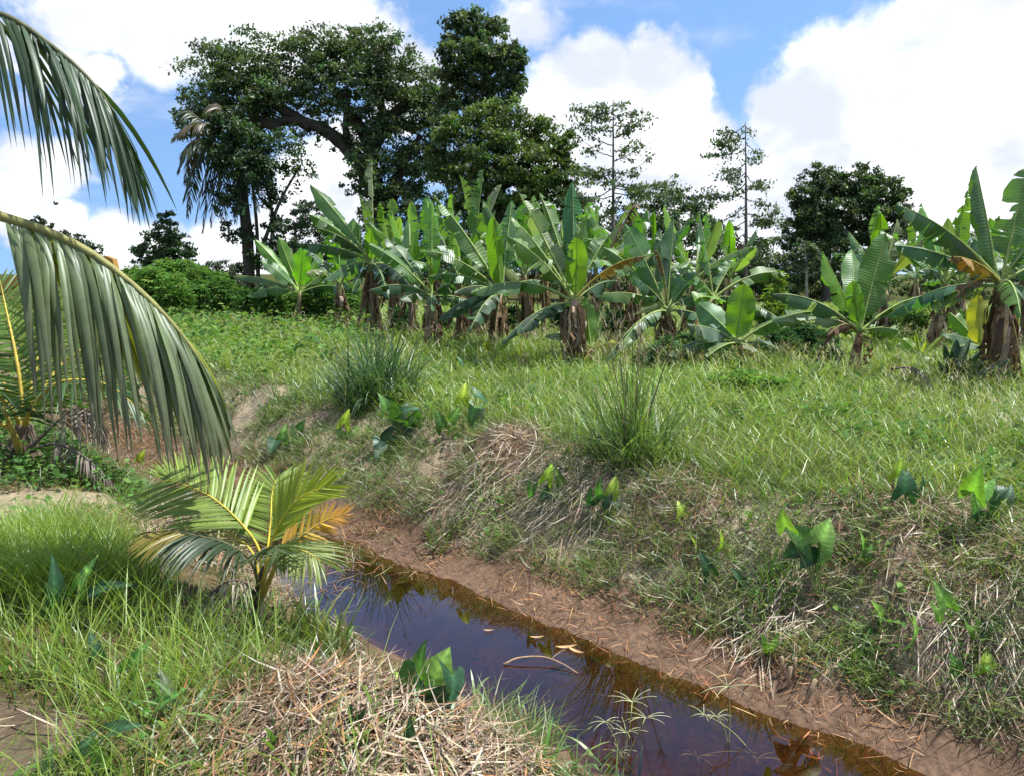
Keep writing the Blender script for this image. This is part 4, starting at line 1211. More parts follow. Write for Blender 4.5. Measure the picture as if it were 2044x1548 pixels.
def tiered_tree(label, x, ytop, ybase, D, tiers, rng, n_leaf=1, leaf=.2, col=TG, lean=0, bark=(.15, .13, .11), r=.16, name='slender_tree', hang=.18):
    """straight thin trunk with open tiers of branches. tiers: (y at trunk, dx, dy, density)"""
    base = at(x, ybase, D); base[2] = float(H(base[0], D))
    root = thing(name, base, label, 'tree', 'slender open-branched trees')
    ac = Acc()
    pts = [base - UPV * .2, at(x + lean * .5, (ytop + ybase) / 2, D), at(x + lean, ytop, D)]
    add_tube(ac, spline(pts, 16), np.linspace(r * .7, .02, 16), bark, 7, .1, rng)
    part('trunk', ac.mesh('trunk'), M['bark'], root)
    lv = Acc()
    for (ty, dx, dy, den) in tiers:
        f_ = (ty - ytop) / (ybase - ytop)
        x0 = x + lean * (1 - f_)
        dd = rng.normal() * abs(dx) * .5 * D / F
        p0 = at(x0, ty, D); p1 = at(x0 + dx, ty + dy, D + dd)
        Lm = np.linalg.norm(p1 - p0)
        mid = (p0 + p1) / 2 - UPV * Lm * (.18 + .08 * rng.random()) + rng.normal(size=3) * Lm * .06
        sp = bez(p0, mid, p1, 14) + np.concatenate([np.zeros((1, 3)), np.cumsum(rng.normal(size=(13, 3)) * .025, 0)])
        ab = Acc(); add_tube(ab, sp, np.linspace(.03, .007, 14), bark, 5, 0, rng)
        ends = [sp[-1]]
        for q in range(max(3, int(Lm * 4))):
            u = .2 + .78 * rng.random()
            i = int(u * 13)
            dirn = unit(unit(p1 - p0) * .7 + rng.normal(size=3) * np.array([.6, .8, .35]))
            e = sp[i] + dirn * (.3 + .45 * rng.random()) * min(1.2, .4 + .25 * Lm)
            add_tube(ab, bez(sp[i], (sp[i] + e) / 2 - UPV * .04, e, 5), np.linspace(.014, .005, 5), bark, 4, 0, rng)
            ends += [e, sp[i] * .4 + e * .6]
        part('branch', ab.mesh('branch'), M['bark'], root)
        E = np.array(ends)
        k = rng.integers(len(E), size=max(8, int(den * Lm * 75)))
        P = E[k] + rng.normal(size=(len(k), 3)) * np.array([.17, .17, .06])
        P[:, 2] -= np.abs(rng.normal(size=len(k))) * hang * .45
        cc = np.clip(np.asarray(col)[None] * (1 + .25 * rng.normal(size=(len(k), 1))) * (1 + rng.normal(size=(len(k), 3)) * .08), .004, .5)
        leaf_quads(lv, P, np.array([0, 0, -.9]), leaf * .58, cc, rng, 2.0, .2)
    part('crown', lv.mesh('crown', False), M['leaf'], root)
    return root


tiered_tree('slender tree with open flat branches and a wide side bough, beside the round-crowned tree', 1224, 200, 560, 38, [
    (210, -25, 2, 1.6), (212, 22, -4, 1.4), (225, -45, -12, 1.6), (228, 40, -5, 1.5), (240, -75, -30, 1.7), (250, 40, -12, 1.6), (262, -60, -25, 1.2), (275, 68, -42, 1.4), (290, -85, -50, .8), (300, 50, -30, 1.0), (312, -75, -35, .6),
    (322, 60, -38, .9), (335, -90, -10, 1.2), (345, 70, -30, .9), (360, -60, -15, 1.3), (372, 125, -25, 1.5), (385, 110, -8, 1.4), (392, -70, -5, 1.3), (400, 60, -12, 1.5), (350, -40, -8, 1.5), (376, -100, 2, 1.0), (372, 90, -10, 1.3)], rt, leaf=.17)
tiered_tree('thin straight tree with ragged short branches and a nest hanging low on its trunk', 1490, 245, 590, 40, [
    (250, -50, 8, 1.5), (252, 14, 6, 1.3), (262, -60, 20, 1.5), (275, -50, 16, 1.5), (285, 22, 14, 1.4), (295, -65, 10, 1.2), (310, 28, 14, 1.3), (325, -60, 25, 1.4), (345, -40, 12, 1.2), (350, 36, 12, 1.4), (365, -75, 18, 1.0), (372, 45, -10, 1.5), (385, -85, -8, 1.1),
    (395, 40, 10, 1.5), (410, -60, 30, .7), (425, 60, 0, 2.0), (440, -50, 25, .8), (450, 75, -18, 2.0), (465, -45, 20, 1.2), (480, 60, -10, 2.0), (500, -40, 8, 1.4), (505, 50, 5, 1.8), (470, 30, 10, 2.0)], rt, leaf=.17, lean=-2)
# nest on that tree
nb = at(1478, 503, 39.8)
ac = Acc(); add_tube(ac, [nb + UPV * .42, nb + UPV * .3, nb, nb - UPV * .22, nb - UPV * .34], [.04, .14, .24, .2, .05], (.11, .075, .05), 9, .2)
o = link('termite_nest', ac.mesh('nest'), M['bark']); o['label'] = 'brown rounded nest fixed low on the thin straight trunk'; o['category'] = 'nest'

# dense pair of trees to the right
D = 42
cl = [PX(1640, 365, 40, D), PX(1615, 400, 40, D), PX(1665, 410, 50, D), PX(1630, 450, 50, D), PX(1590, 470, 35, D), PX(1680, 470, 50, D), PX(1600, 430, 30, D), PX(1675, 360, 25, D), PX(1650, 500, 50, D, w=.8), PX(1600, 520, 45, D)]
limb_tree('dense dark tree of two side by side, the one nearer the nest trunk', 'broad_tree', 1650, D, [(1650, 540, 0, .22), (1652, 450, 0, .18), (1655, 380, 0, .1)], [[(1650, 480, 0, .1), (1620, 420, 0, .07), (1605, 385, 0, .03)], [(1652, 470, 0, .1), (1685, 420, 0, .06), (1690, 400, 0, .03)]], cl, 14500, .23, TG * .85, rt, flat=.5, hang=.1)
cl = [PX(1720, 365, 38, D), PX(1760, 380, 38, D), PX(1790, 410, 32, D), PX(1730, 410, 48, D), PX(1770, 450, 46, D), PX(1720, 470, 45, D), PX(1795, 470, 30, D, w=.6), PX(1805, 385, 16, D, w=.7), PX(1745, 500, 45, D, w=.6), PX(1795, 510, 25, D, w=.6)]
limb_tree('dense dark tree of two side by side, the one over the translucent banana leaves', 'broad_tree', 1745, D, [(1738, 540, 1, .22), (1742, 450, 1, .18), (1745, 385, 1, .1)], [[(1740, 480, 1, .1), (1775, 420, 1, .07), (1795, 395, 1, .03)], [(1740, 490, 1, .1), (1715, 430, 1, .06)], [(1700, 520, 1, .1), (1702, 450, 1, .07), (1690, 420, 1, .04)]], cl, 13000, .23, TG * .9, rt, flat=.5, hang=.1)
# small grey-green tree with a pale stem
D = 30
limb_tree('small grey-green tree with a thin pale stem below the two dense dark trees', 'small_tree', 1610, D, [(1610, 590, 0, .06), (1609, 530, 0, .05), (1606, 490, 0, .03)], [[(1608, 545, 0, .025), (1580, 535, 0, .015), (1570, 520, 0, .008)], [(1608, 555, 0, .025), (1640, 540, 0, .015)]],
          [PX(1605, 500, 24, D), PX(1580, 525, 22, D), PX(1632, 520, 22, D), PX(1605, 535, 20, D, w=.6), PX(1570, 545, 14, D), PX(1640, 550, 14, D)], 2300, .15, np.array([.10, .135, .075]), rt, bark=(.26, .24, .2))
# undergrowth trees along the back
back = [
    ('bushy mid-green tree behind the dry brown hanging leaf', 1340, 44, [(1310, 430, 45), (1350, 415, 42), (1390, 430, 40), (1290, 470, 40), (1340, 470, 50), (1400, 480, 45), (1260, 500, 40), (1370, 520, 45)], 12000, np.array([.055, .10, .035]), .2),
    ('low dark thicket tree at the foot of the nest trunk', 1480, 43, [(1440, 520, 45), (1480, 540, 45), (1530, 530, 45), (1430, 570, 40), (1500, 580, 45), (1560, 560, 45)], 9000, TG * .9, .2),
    ('dark thicket tree closing the gap under the two dense trees', 1700, 45, [(1640, 560, 50), (1700, 560, 50), (1760, 560, 45), (1680, 600, 45), (1600, 590, 40), (1740, 600, 45)], 9000, TG * .75, .22),
    ('bushy tree seen between the round-crowned tree and the slender one', 1190, 43, [(1150, 440, 45), (1190, 470, 50), (1230, 460, 40), (1160, 510, 50), (1230, 530, 50), (1120, 520, 50)], 10000, np.array([.05, .09, .032]), .2),
    ('dark shrubby tree beneath the trailing creepers of the old palm', 590, 40, [(590, 440, 30), (620, 430, 28), (570, 470, 32), (620, 480, 38), (560, 510, 34), (660, 500, 40), (600, 530, 40)], 8000, np.array([.04, .07, .035]), .18),
    ('thicket tree under the giant tree, behind the tallest banana leaf', 770, 47, [(700, 500, 45), (760, 510, 50), (830, 490, 55), (870, 450, 45), (900, 500, 55), (680, 550, 45), (800, 550, 55), (860, 560, 55)], 11000, TG * .8, .24),
    ('thicket tree behind the high torn banana leaves', 980, 44, [(940, 520, 55), (1000, 510, 55), (1050, 520, 55), (980, 570, 55), (1080, 570, 50)], 8000, TG * .95, .22),
    ('creeper-clad conical tree standing alone against the sky beyond the weedy rise', 330, 44, [(333, 440, 18), (330, 465, 26), (345, 490, 32), (310, 500, 34), (360, 515, 32), (290, 515, 26), (325, 530, 38), (385, 510, 14), (275, 500, 10)], 8500, np.array([.045, .09, .03]), .2),
    ('tuft-topped far tree showing above the big hanging frond', 80, 60, [(75, 452, 18), (95, 460, 16), (60, 470, 12), (85, 490, 22)], 2500, np.array([.06, .085, .045]), .26),
    ('low flat-topped far tree between the big frond and the excavator arm', 160, 60, [(130, 475, 16), (160, 492, 22), (185, 505, 20), (120, 500, 20), (150, 520, 26)], 3000, np.array([.05, .085, .04]), .26),
    ('dark brushy shrub mass below the old palm trunk', 440, 41, [(400, 560, 26), (440, 545, 28), (480, 550, 28), (420, 580, 30), (470, 585, 30), (510, 580, 26)], 7000, np.array([.045, .07, .03]), .16),
    ('dark tree crown behind the big peeling banana trunk', 1960, 46, [(1900, 500, 35), (1960, 490, 32), (2010, 500, 36), (1870, 540, 36), (1940, 540, 42), (2030, 540, 40), (1990, 570, 40), (1850, 580, 36), (1900, 590, 40)], 8000, TG * .9, .22),
]
for (lab, bx_, D, cs, n, col, size) in back:
    ymin = min(c[1] for c in cs)
    limb_tree(lab, 'thicket_tree', bx_, D, [(bx_, 560, 0, .14), (bx_ - 2, (560 + ymin) / 2, 0, .1), (bx_ + 2, ymin + 15, 0, .03)], [], [PX(a, b, r, D, rt.normal() * 1.2) for (a, b, r) in cs], n, size, col, rt, group='trees closing the view behind the bananas', flat=.6)
# dead fallen limb with dry banana leaf, leaning
ac = Acc(); 
fb = at(1180, 600, 15.5); fb[2] = float(H(fb[0], 15.5))
add_tube(ac, spline([fb] + A3((1215, 510, 15.5), (1255, 430, 15.6), (1272, 402, 15.6)), 12), np.linspace(.035, .008, 12), (.22, .15, .09), 6)
o = thing('dead_stalk', fb, 'leaning dead banana flower stalk with brown shreds above the yellow dead leaf', 'dead stalk')
part('stalk', ac.mesh('stalk'), M['dry'], o)
ac = Acc()
for i in range(40):
    u = .45 + .55 * rt.random()
    p = at(1200 + 72 * u, 545 - 143 * u, 15.55)
    V, Ft, C = blades(p[None], unit(rt.normal(size=(1, 3)) * np.array([1, 1, 0])), UPV[None], .1 + .16 * rt.random(), .03 + .04 * rt.random(), 1.8, 1.0, BROWN2, BROWN, 3)
    ac.add(V, Ft, C)
part('shreds', ac.mesh('shreds'), M['dry'], o, kind='stuff')
# ------------------------------------------------------------------ grass, straw and weeds
rg = np.random.default_rng(303)


def scatter(n, d0, d1, power, rng, margin=1.0, wide=.72):
    """points in the wedge of ground in front of the viewer, thinning with distance"""
    u = rng.random(n)
    d = (d0 ** power + u * (d1 ** power - d0 ** power)) ** (1 / power)
    x = (rng.random(n) * 2 - 1) * (wide * d + margin)
    return x, d


def col_mix(rng, n, table, wts, jit=.12):
    t = np.array(table)[rng.choice(len(table), n, p=np.array(wts) / np.sum(wts))]
    return np.clip(t * (1 + jit * rng.normal(size=(n, 1))) * (1 + .06 * rng.normal(size=(n, 3))), .004, .9)


def az(n, rng, bias=None, k=0.0):
    a = rng.random(n) * 2 * np.pi
    A = np.stack([np.cos(a), np.sin(a), np.zeros(n)], -1)
    if bias is not None:
        A = unit(A + np.asarray(bias) * k)
    return A


def stuff(name, label, V, Ft, C, mat):
    o = link(name, mesh_data(name, V, [Ft], C, smooth=False), mat, kind='stuff')
    o['label'] = label
    return o


def join(*parts):
    Vs, Fs, Cs, n = [], [], [], 0
    for V, Ft, C in parts:
        Vs.append(V); Fs.append(Ft + n); Cs.append(C); n += len(V)
    return np.concatenate(Vs), np.concatenate(Fs), np.concatenate(Cs)


def tufted(x, y, rng, spread, k):
    """each seed point becomes k blades close together"""
    n = len(x)
    xx = np.repeat(x, k) + rng.normal(size=n * k) * spread
    yy = np.repeat(y, k) + rng.normal(size=n * k) * spread
    return xx, yy


GR = [(.24, .36, .04), (.18, .31, .04), (.31, .39, .06), (.12, .22, .035), (.38, .39, .12)]

# --- field grass beyond the far crest
def field_grass():
    x, y = scatter(40000, 4.6, 34, 1.25, rg)
    s, t = st(x, y)
    dens = sstep(4.75, 5.25, t + (fbm(x * 1.5, y * 1.5, 5, 3) - .5) * .5) * (1 - .9 * heap_mask(x, y))
    keep = rg.random(len(x)) < dens
    x, y = x[keep], y[keep]
    x, y = tufted(x, y, rg, .045, 5)
    n = len(x)
    tall = fbm(x * .6, y * .6, 202, 3)
    dist = np.hypot(x, y)
    h = (.2 + .55 * tall ** 1.3 * rg.random(n) ** .6) * (.8 + .5 * rg.random(n))
    w = (.006 + .006 * rg.random(n)) * np.clip(dist / 9, .8, 2.4)
    P = np.stack([x, y, H(x, y) - .01], -1)
    A = az(n, rg)
    tone = fbm(x * .35 + 7, y * .35, 210, 3)[:, None]
    c = col_mix(rg, n, GR, [3, 3, 2.2, 1.5, 1.0]) * (.75 + .55 * tone)
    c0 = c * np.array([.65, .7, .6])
    le = .15 + .35 * rg.random(n); cu = .5 + 1.2 * rg.random(n); tw = rg.normal(size=n)
    nr = dist < 10
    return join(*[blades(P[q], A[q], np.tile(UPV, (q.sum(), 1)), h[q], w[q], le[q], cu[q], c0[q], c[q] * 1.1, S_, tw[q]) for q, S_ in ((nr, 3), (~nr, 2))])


V, Ft, C = field_grass()
stuff('grass', 'lush green grass of the field beyond the ditch', V, Ft, C, M['grass'])


# --- airy pale seed heads over the field
def seed_heads():
    x, y = scatter(9000, 5.2, 24, 1.2, rg)
    s, t = st(x, y)
    m = sstep(.46, .62, fbm(x * .45 + 3, y * .45, 260, 3))
    keep = (t > 5.1) & (rg.random(len(x)) < m)
    x, y = x[keep], y[keep]; n = len(x)
    P = np.stack([x, y, H(x, y)], -1)
    A = az(n, rg)
    hh = .38 + .28 * rg.random(n)
    lean = .1 + .3 * rg.random(n)
    cc = col_mix(rg, n, [(.34, .34, .12), (.26, .30, .10), (.38, .33, .17)], [3, 3, 2])
    parts = [blades(P, A, np.tile(UPV, (n, 1)), hh, .0035 * np.clip(np.hypot(x, y) / 8, .8, 2), lean, .5, cc * .8, cc, 3)]
    top = P + (np.sin(lean + .2)[:, None] * A + np.cos(lean + .2)[:, None] * UPV) * (hh * .72)[:, None]
    k = 7
    Pt = np.repeat(top, k, 0) + rg.normal(size=(n * k, 3)) * np.array([.012, .012, .05])
    parts.append(blades(Pt, az(n * k, rg), np.tile(UPV, (n * k, 1)), .07 + .1 * rg.random(n * k), .004 * np.repeat(np.clip(np.hypot(x, y) / 8, .8, 2), k), .5 + .6 * rg.random(n * k), .7, np.repeat(cc, k, 0), np.repeat(cc, k, 0) * 1.1, 2))
    return join(*parts)


V, Ft, C = seed_heads()
stuff('seeding_grass', 'airy pale seed heads standing above the field grass', V, Ft, C, M['grass'])


# --- broad-leaved weeds in the field and on the banks (small ovate leaves)
def weed_leaves(x, y, hgt, size, table, rng, k=10, spread=.07):
    n = len(x)
    xx = np.repeat(x, k) + rng.normal(size=n * k) * spread
    yy = np.repeat(y, k) + rng.normal(size=n * k) * spread
    hh = np.repeat(hgt, k) * (.25 + .75 * rng.random(n * k))
    P = np.stack([xx, yy, H(xx, yy) + hh], -1)
    acc = Acc()
    m = len(P)
    d = unit(np.concatenate([rng.normal(size=(m, 2)), rng.normal(size=(m, 1)) * .35], 1))
    nn = unit(rng.normal(size=(m, 3)) * .5 + UPV)
    s_ = unit(np.cross(d, nn))
    sz = (np.repeat(size, k) * (.6 + .7 * rng.random(m)))[:, None]
    dr = UPV * sz * .18
    V = np.stack([P, P + d * sz * .45 + s_ * sz * .27, P + d * sz - dr, P + d * sz * .45 - s_ * sz * .27, P + d * sz * .5 - UPV * sz * .05], 1).reshape(-1, 3)
    b = np.arange(m)[:, None] * 5
    Ft = np.concatenate([b + np.array([[0, 1, 4]]), b + np.array([[1, 2, 4]]), b + np.array([[2, 3, 4]]), b + np.array([[3, 0, 4]])])
    c = col_mix(rng, m, table, np.ones(len(table)))
    return V, Ft, np.repeat(c, 5, 0)


x, y = scatter(9000, 4.4, 26, 1.2, rg)
s, t = st(x, y)
m = (t > 4.7) & (fbm(x * .8, y * .8, 290, 3) > .5) & (heap_mask(x, y) < .4)
x, y = x[m][:2200], y[m][:2200]
V, Ft, C = weed_leaves(x, y, .12 + .22 * rg.random(len(x)), .045 + .04 * rg.random(len(x)), [(.10, .20, .04), (.07, .16, .035), (.15, .24, .05)], rg)
x2, y2 = scatter(3000, 2.2, 9, 1.2, rg)
s, t = st(x2, y2)
m = (((t < 1.9) & (fbm(x2 * 1.1, y2 * 1.1, 295, 3) > .52)) | ((t > 4.1) & (t < 5) & (fbm(x2 * 1.4, y2 * 1.4, 296, 3) > .55))) & (bare_mask(x2, y2) < .5)
x2, y2 = x2[m], y2[m]
w2 = weed_leaves(x2, y2, .05 + .12 * rg.random(len(x2)), .03 + .03 * rg.random(len(x2)), [(.10, .22, .05), (.08, .17, .04), (.16, .26, .06)], rg, 7, .05)
# leafy weeds round the young palm and along the near bank to it
x3 = rg.normal(size=420) * 1.0 + yb[0] + .6; y3 = rg.normal(size=420) * .9 + yb[1] + .1
s, t = st(x3, y3)
m = (t < 2.2) & (bare_mask(x3, y3) < .5)
w3 = weed_leaves(x3[m], y3[m], .08 + .2 * rg.random(m.sum()), .05 + .04 * rg.random(m.sum()), [(.09, .20, .05), (.13, .26, .06), (.07, .15, .04)], rg, 12, .07)
# vigorous pale weeds on the rise at the far left and in the field's back
x4, y4 = scatter(5200, 12, 40, 1.2, rg, 1)
m = (x4 < -.18 * y4) & (x4 > -.62 * y4) & (fbm(x4 * .4, y4 * .4, 299, 3) > .38)
x4, y4 = x4[m], y4[m]
w4 = weed_leaves(x4, y4, .25 + .5 * rg.random(len(x4)), .10 + .09 * rg.random(len(x4)), [(.12, .22, .05), (.08, .17, .045), (.17, .26, .06)], rg, 14, .2)
stuff('weeds', 'small broad-leaved green weeds among the grass', *join((V, Ft, C), w2, w3, w4), M['weed'])


# --- near bank grass
def near_grass():
    out = []
    # tall bright fine grass at the near left
    x = -2.9 + 3.0 * rg.random(15000); y = 1.9 + 3.6 * rg.random(15000)
    s, t = st(x, y)
    ridge = sstep(.42, .56, fbm(x * .9 + 2, y * .9, 310, 3))
    dens = (1 - sstep(1.0, 1.75, t)) * (1 - bare_mask(x, y)) * (.12 + .88 * ridge) * (1 - .93 * heap_mask(x, y, 1.1))
    left = sstep(-.4, -1.0, x + .12 * (y - 2)) if False else np.clip((-.55 - x) / .7, 0, 1)
    dens = dens * np.clip(left + .35, 0, 1)
    k = rg.random(len(x)) < dens
    x, y = tufted(x[k], y[k], rg, .03, 6)
    n = len(x)
    h = (.18 + .24 * rg.random(n)) * (.7 + .7 * fbm(x * 1.2, y * 1.2, 320, 2))
    c = col_mix(rg, n, [(.26, .40, .035), (.21, .35, .035), (.33, .44, .06), (.15, .27, .03)], [3, 3, 2, 1])
    P = np.stack([x, y, H(x, y) - .01], -1)
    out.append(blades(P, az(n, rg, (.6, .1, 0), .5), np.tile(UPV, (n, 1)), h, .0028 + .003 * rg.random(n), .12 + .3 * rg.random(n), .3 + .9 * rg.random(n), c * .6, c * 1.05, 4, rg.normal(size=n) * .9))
    # general grass on the near bank, in front of the water and round the seedling
    x, y = scatter(15000, 2.1, 11, 1.1, rg, .6)
    s, t = st(x, y)
    tu = fbm(x * 1.6, y * 1.6, 330, 3)
    dens = (1 - sstep(1.9, 2.35, t)) * (1 - bare_mask(x, y)) * sstep(.34, .6, tu) * (1 - .62 * heap_mask(x, y, 1.0))
    k = rg.random(len(x)) < dens * .8
    x, y = tufted(x[k], y[k], rg, .03, 5)
    n = len(x)
    h = .07 + .17 * rg.random(n) ** 1.3
    c = col_mix(rg, n, [(.12, .22, .035), (.08, .16, .03), (.17, .27, .06), (.26, .27, .09)], [3, 3, 2, .8])
    P = np.stack([x, y, H(x, y) - .01], -1)
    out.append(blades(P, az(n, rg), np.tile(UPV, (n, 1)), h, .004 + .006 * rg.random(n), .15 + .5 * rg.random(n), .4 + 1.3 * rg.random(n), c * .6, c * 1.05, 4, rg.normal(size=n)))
    # water-side grass leaning over the edge
    s_ = 2.2 + 9 * rg.random(1500) ** 1.2; t_ = 1.95 + .5 * rg.random(1500)
    x, y = xy(s_, t_)
    k = fbm(s_ * 1.3, t_ * 1.3, 340, 3) > .45
    x, y = tufted(x[k], y[k], rg, .03, 6)
    n = len(x)
    P = np.stack([x, y, H(x, y) - .01], -1)
    c = col_mix(rg, n, [(.15, .27, .04), (.20, .28, .06), (.10, .19, .03), (.30, .28, .10)], [3, 2, 2, 1.2])
    out.append(blades(P, az(n, rg, (.7, .7, 0), .7), np.tile(UPV, (n, 1)), .1 + .2 * rg.random(n), .004 + .004 * rg.random(n), .15 + .4 * rg.random(n), .5 + .9 * rg.random(n), c * .65, c, 4, rg.normal(size=n)))
    return join(*out)


V, Ft, C = near_grass()
stuff('grass', 'fresh bright grass growing on the near bank', V, Ft, C, M['grass'])


# --- grass tufts on the far slope
def slope_grass():
    out = []
    for (N0, lo, hi, dn, hmin, hmax, tab, wt, thr) in [
        (12000, 4.0, 5.4, .95, .06, .26, [(.16, .27, .04), (.20, .31, .05), (.10, .19, .03), (.32, .30, .12)], [3, 3, 2, 1.5], .37),
        (9000, 3.98, 5.1, .8, .03, .09, [(.11, .16, .05), (.16, .18, .08), (.2, .18, .1), (.08, .13, .04)], [3, 2, 1.5, 2], .3)]:
        s_ = -2.0 + 22 * rg.random(N0) ** 1.35; t_ = lo + (hi - lo) * rg.random(N0)
        x, y = xy(s_, t_)
        k = (rg.random(N0) < dn) & (fbm(x * 1.8, y * 1.8, 350, 3) > thr)
        x, y = tufted(x[k], y[k], rg, .03, 5)
        n = len(x)
        nn = nrm(x, y)
        P = np.stack([x, y, H(x, y) - .005], -1)
        c = col_mix(rg, n, tab, wt)
        up = unit(nn * .5 + UPV)
        A = az(n, rg, (-.7, -.7, -.4), .5)
        A = unit(A - up * np.sum(A * up, 1, keepdims=True))
        out.append(blades(P, A, up, hmin + (hmax - hmin) * rg.random(n), .003 + .006 * rg.random(n), .2 + .5 * rg.random(n), .4 + 1.2 * rg.random(n), c * .6, c, 3 if hmax > .1 else 2, rg.normal(size=n)))
    # rusty and green tufts growing in the silted ditch upstream
    s_ = 5.2 + 13 * rg.random(2600); t_ = 2.4 + 1.9 * rg.random(2600)
    x, y = xy(s_, t_)
    k = fbm(x * 1.7, y * 1.7, 355, 3) > .44
    x, y = tufted(x[k], y[k], rg, .04, 7)
    n = len(x)
    P = np.stack([x, y, np.maximum(H(x, y), WATER_Z) - .005], -1)
    c = col_mix(rg, n, [(.22, .12, .05), (.16, .15, .05), (.12, .19, .04), (.28, .18, .08)], [3, 2, 2, 2])
    out.append(blades(P, az(n, rg), np.tile(UPV, (n, 1)), .05 + .16 * rg.random(n), .004 + .005 * rg.random(n), .2 + .6 * rg.random(n), .5 + rg.random(n), c * .6, c, 3, rg.normal(size=n)))
    return join(*out)


V, Ft, C = slope_grass()
stuff('grass', 'sparse short grass tufts on the steep far slope', V, Ft, C, M['grass'])


# --- straw
def straw(x, y, rng, comb, kcomb, Lmin, Lmax, w, table, wts, lift=.05, liemin=1.1, liemax=1.65, curl=.5):
    n = len(x)
    nn = nrm(x, y, .06)
    A = az(n, rng, comb, kcomb)
    A = unit(A - nn * np.sum(A * nn, 1, keepdims=True))
    Ln = Lmin + (Lmax - Lmin) * rng.random(n) ** 1.5
    z = H(x, y) + .004 + lift * rng.random(n) ** 1.5
    P = np.stack([x, y, z], -1) - A * (Ln * .3)[:, None]
    c = col_mix(rng, n, table, wts, .25)
    return blades(P, A, nn, Ln, w * (.5 + .9 * rng.random(n)), liemin + (liemax - liemin) * rng.random(n), curl * rng.normal(size=n), c, c * (.85 + .3 * rng.random((n, 1))), 3, rng.normal(size=n) * .8, prof=.35)


PALE = [(.34, .27, .18), (.27, .20, .125), (.22, .135, .075), (.42, .36, .27), (.13, .085, .052), (.33, .165, .06)]
DN = (-.71, -.70, -.55)
for k, (hx, hy, r, hh) in enumerate(HEAPS):
    N0 = [2600, 1800, 2600, 2000, 1400, 600, 1300][k]
    a = rg.random(N0) * 6.283; q = r * 1.25 * rg.random(N0) ** .55
    x = hx + np.cos(a) * q; y = hy + np.sin(a) * q
    far = k >= 4
    comb, kc = ((DN, .4) if far else (((.8, .1, -.3), .6)))
    V, Ft, C = straw(x, y, rg, comb, kc, .05, .26, .0062 if not far else .0065, PALE, [4, 4, 3, 3, 2, 1.6 if not far else .7], lift=.06 if k in (0, 1, 2, 3) else .045)
    lab = ['heap of cut dry straw behind the palm seedling', 'loose dry straw beside the low fronds of the palm seedling', 'thick mat of brown and pale straw on the near water edge', 'tangled straw spilling to the water by the broad arrow-leaved plant',
           'pale dead thatch hanging over the crest of the far bank', 'patch of flattened dry straw on the far bank crest', 'wide mat of reddish dry straw on the far bank'][k]
    stuff('straw', lab, V, Ft, C, M['straw'])

# loose litter everywhere on the banks
n = 6000
s_ = -2.0 + 20 * rg.random(n) ** 1.3; t_ = 3.98 + 1.25 * rg.random(n)
x, y = xy(s_, t_)
k = fbm(x * 1.5, y * 1.5, 360, 3) > .36
a1 = straw(x[k], y[k], rg, DN, .25, .03, .16, .0045, [(.36, .30, .21), (.28, .22, .14), (.20, .15, .10), (.42, .37, .28)], [3, 3, 3, 2], lift=.03, curl=.8)
x, y = scatter(4200, 2.0, 11, 1.1, rg, .6)
s, t = st(x, y)
k = (t < 2.2) & (rg.random(len(x)) < .25 + .75 * (fbm(x * 1.3, y * 1.3, 365, 3) > .5))
a2 = straw(x[k], y[k], rg, None, 0, .04, .24, .006, PALE, [4, 4, 3, 2, 2, 1], lift=.03, curl=.6)
# trailing thatch combed straight down the slope
n = 1300
cs = rg.choice(5, n)
cen = np.array([ground_at(1090, 1000)[:2], ground_at(1180, 985)[:2], ground_at(950, 960)[:2], ground_at(1960, 1270)[:2], ground_at(1540, 1250)[:2]])[cs]
x = cen[:, 0] + rg.normal(size=n) * .16; y = cen[:, 1] + rg.normal(size=n) * .16
a3 = straw(x, y, rg, (-.55, -.8, -.5), 2.2, .12, .36, .006, [(.38, .33, .25), (.30, .23, .16), (.22, .16, .11), (.45, .40, .32)], [3, 3, 2, 2], lift=.06, curl=.35)
stuff('straw', 'loose dead grass stems scattered over both banks', *join(a1, a2, a3), M['straw'])

# rust-brown wet roots and straw along the waterline of the far bank
n = 5200
s_ = -1.5 + 18 * rg.random(n) ** 1.2; t_ = 3.56 + .55 * rg.random(n)
x, y = xy(s_, t_)
k = fbm(s_ * 1.4 + 5, t_ * .5, 371, 3) > .42
b1 = straw(x[k], y[k], rg, DN, .35, .04, .16, .005, [(.26, .125, .05), (.34, .17, .07), (.17, .085, .04), (.38, .24, .11)], [3, 3, 2, 1.5], lift=.05, liemin=.6, liemax=1.6, curl=.7)
# soaked stems lying in the water upstream and along its edge
n = 2600
s_ = 4.6 + 10 * rg.random(n) ** .9; t_ = 2.6 + 1.3 * rg.random(n)
x, y = xy(s_, t_)
A = az(n, rg)
Ln = .06 + .22 * rg.random(n)
P = np.stack([x, y, np.maximum(H(x, y), WATER_Z) + .002 + .03 * rg.random(n) ** 2], -1)
c = col_mix(rg, n, [(.22, .11, .05), (.14, .07, .035), (.36, .25, .15), (.30, .16, .08)], [3, 3, 1.5, 2])
zz = H(x, y) < WATER_Z + .14
b2 = blades(P[zz], A[zz], np.tile(UPV, (zz.sum(), 1)), Ln[zz], .006, 1.35 + .25 * rg.random(zz.sum()), .3 * rg.normal(size=zz.sum()), c[zz], c[zz], 3, rg.normal(size=zz.sum()), prof=.35)
stuff('wet_straw', 'rust-brown soaked stems and roots along the waterline', *join(b1, b2), M['straw'])
# ------------------------------------------------------------------ tall grass clumps
rc = np.random.default_rng(404)


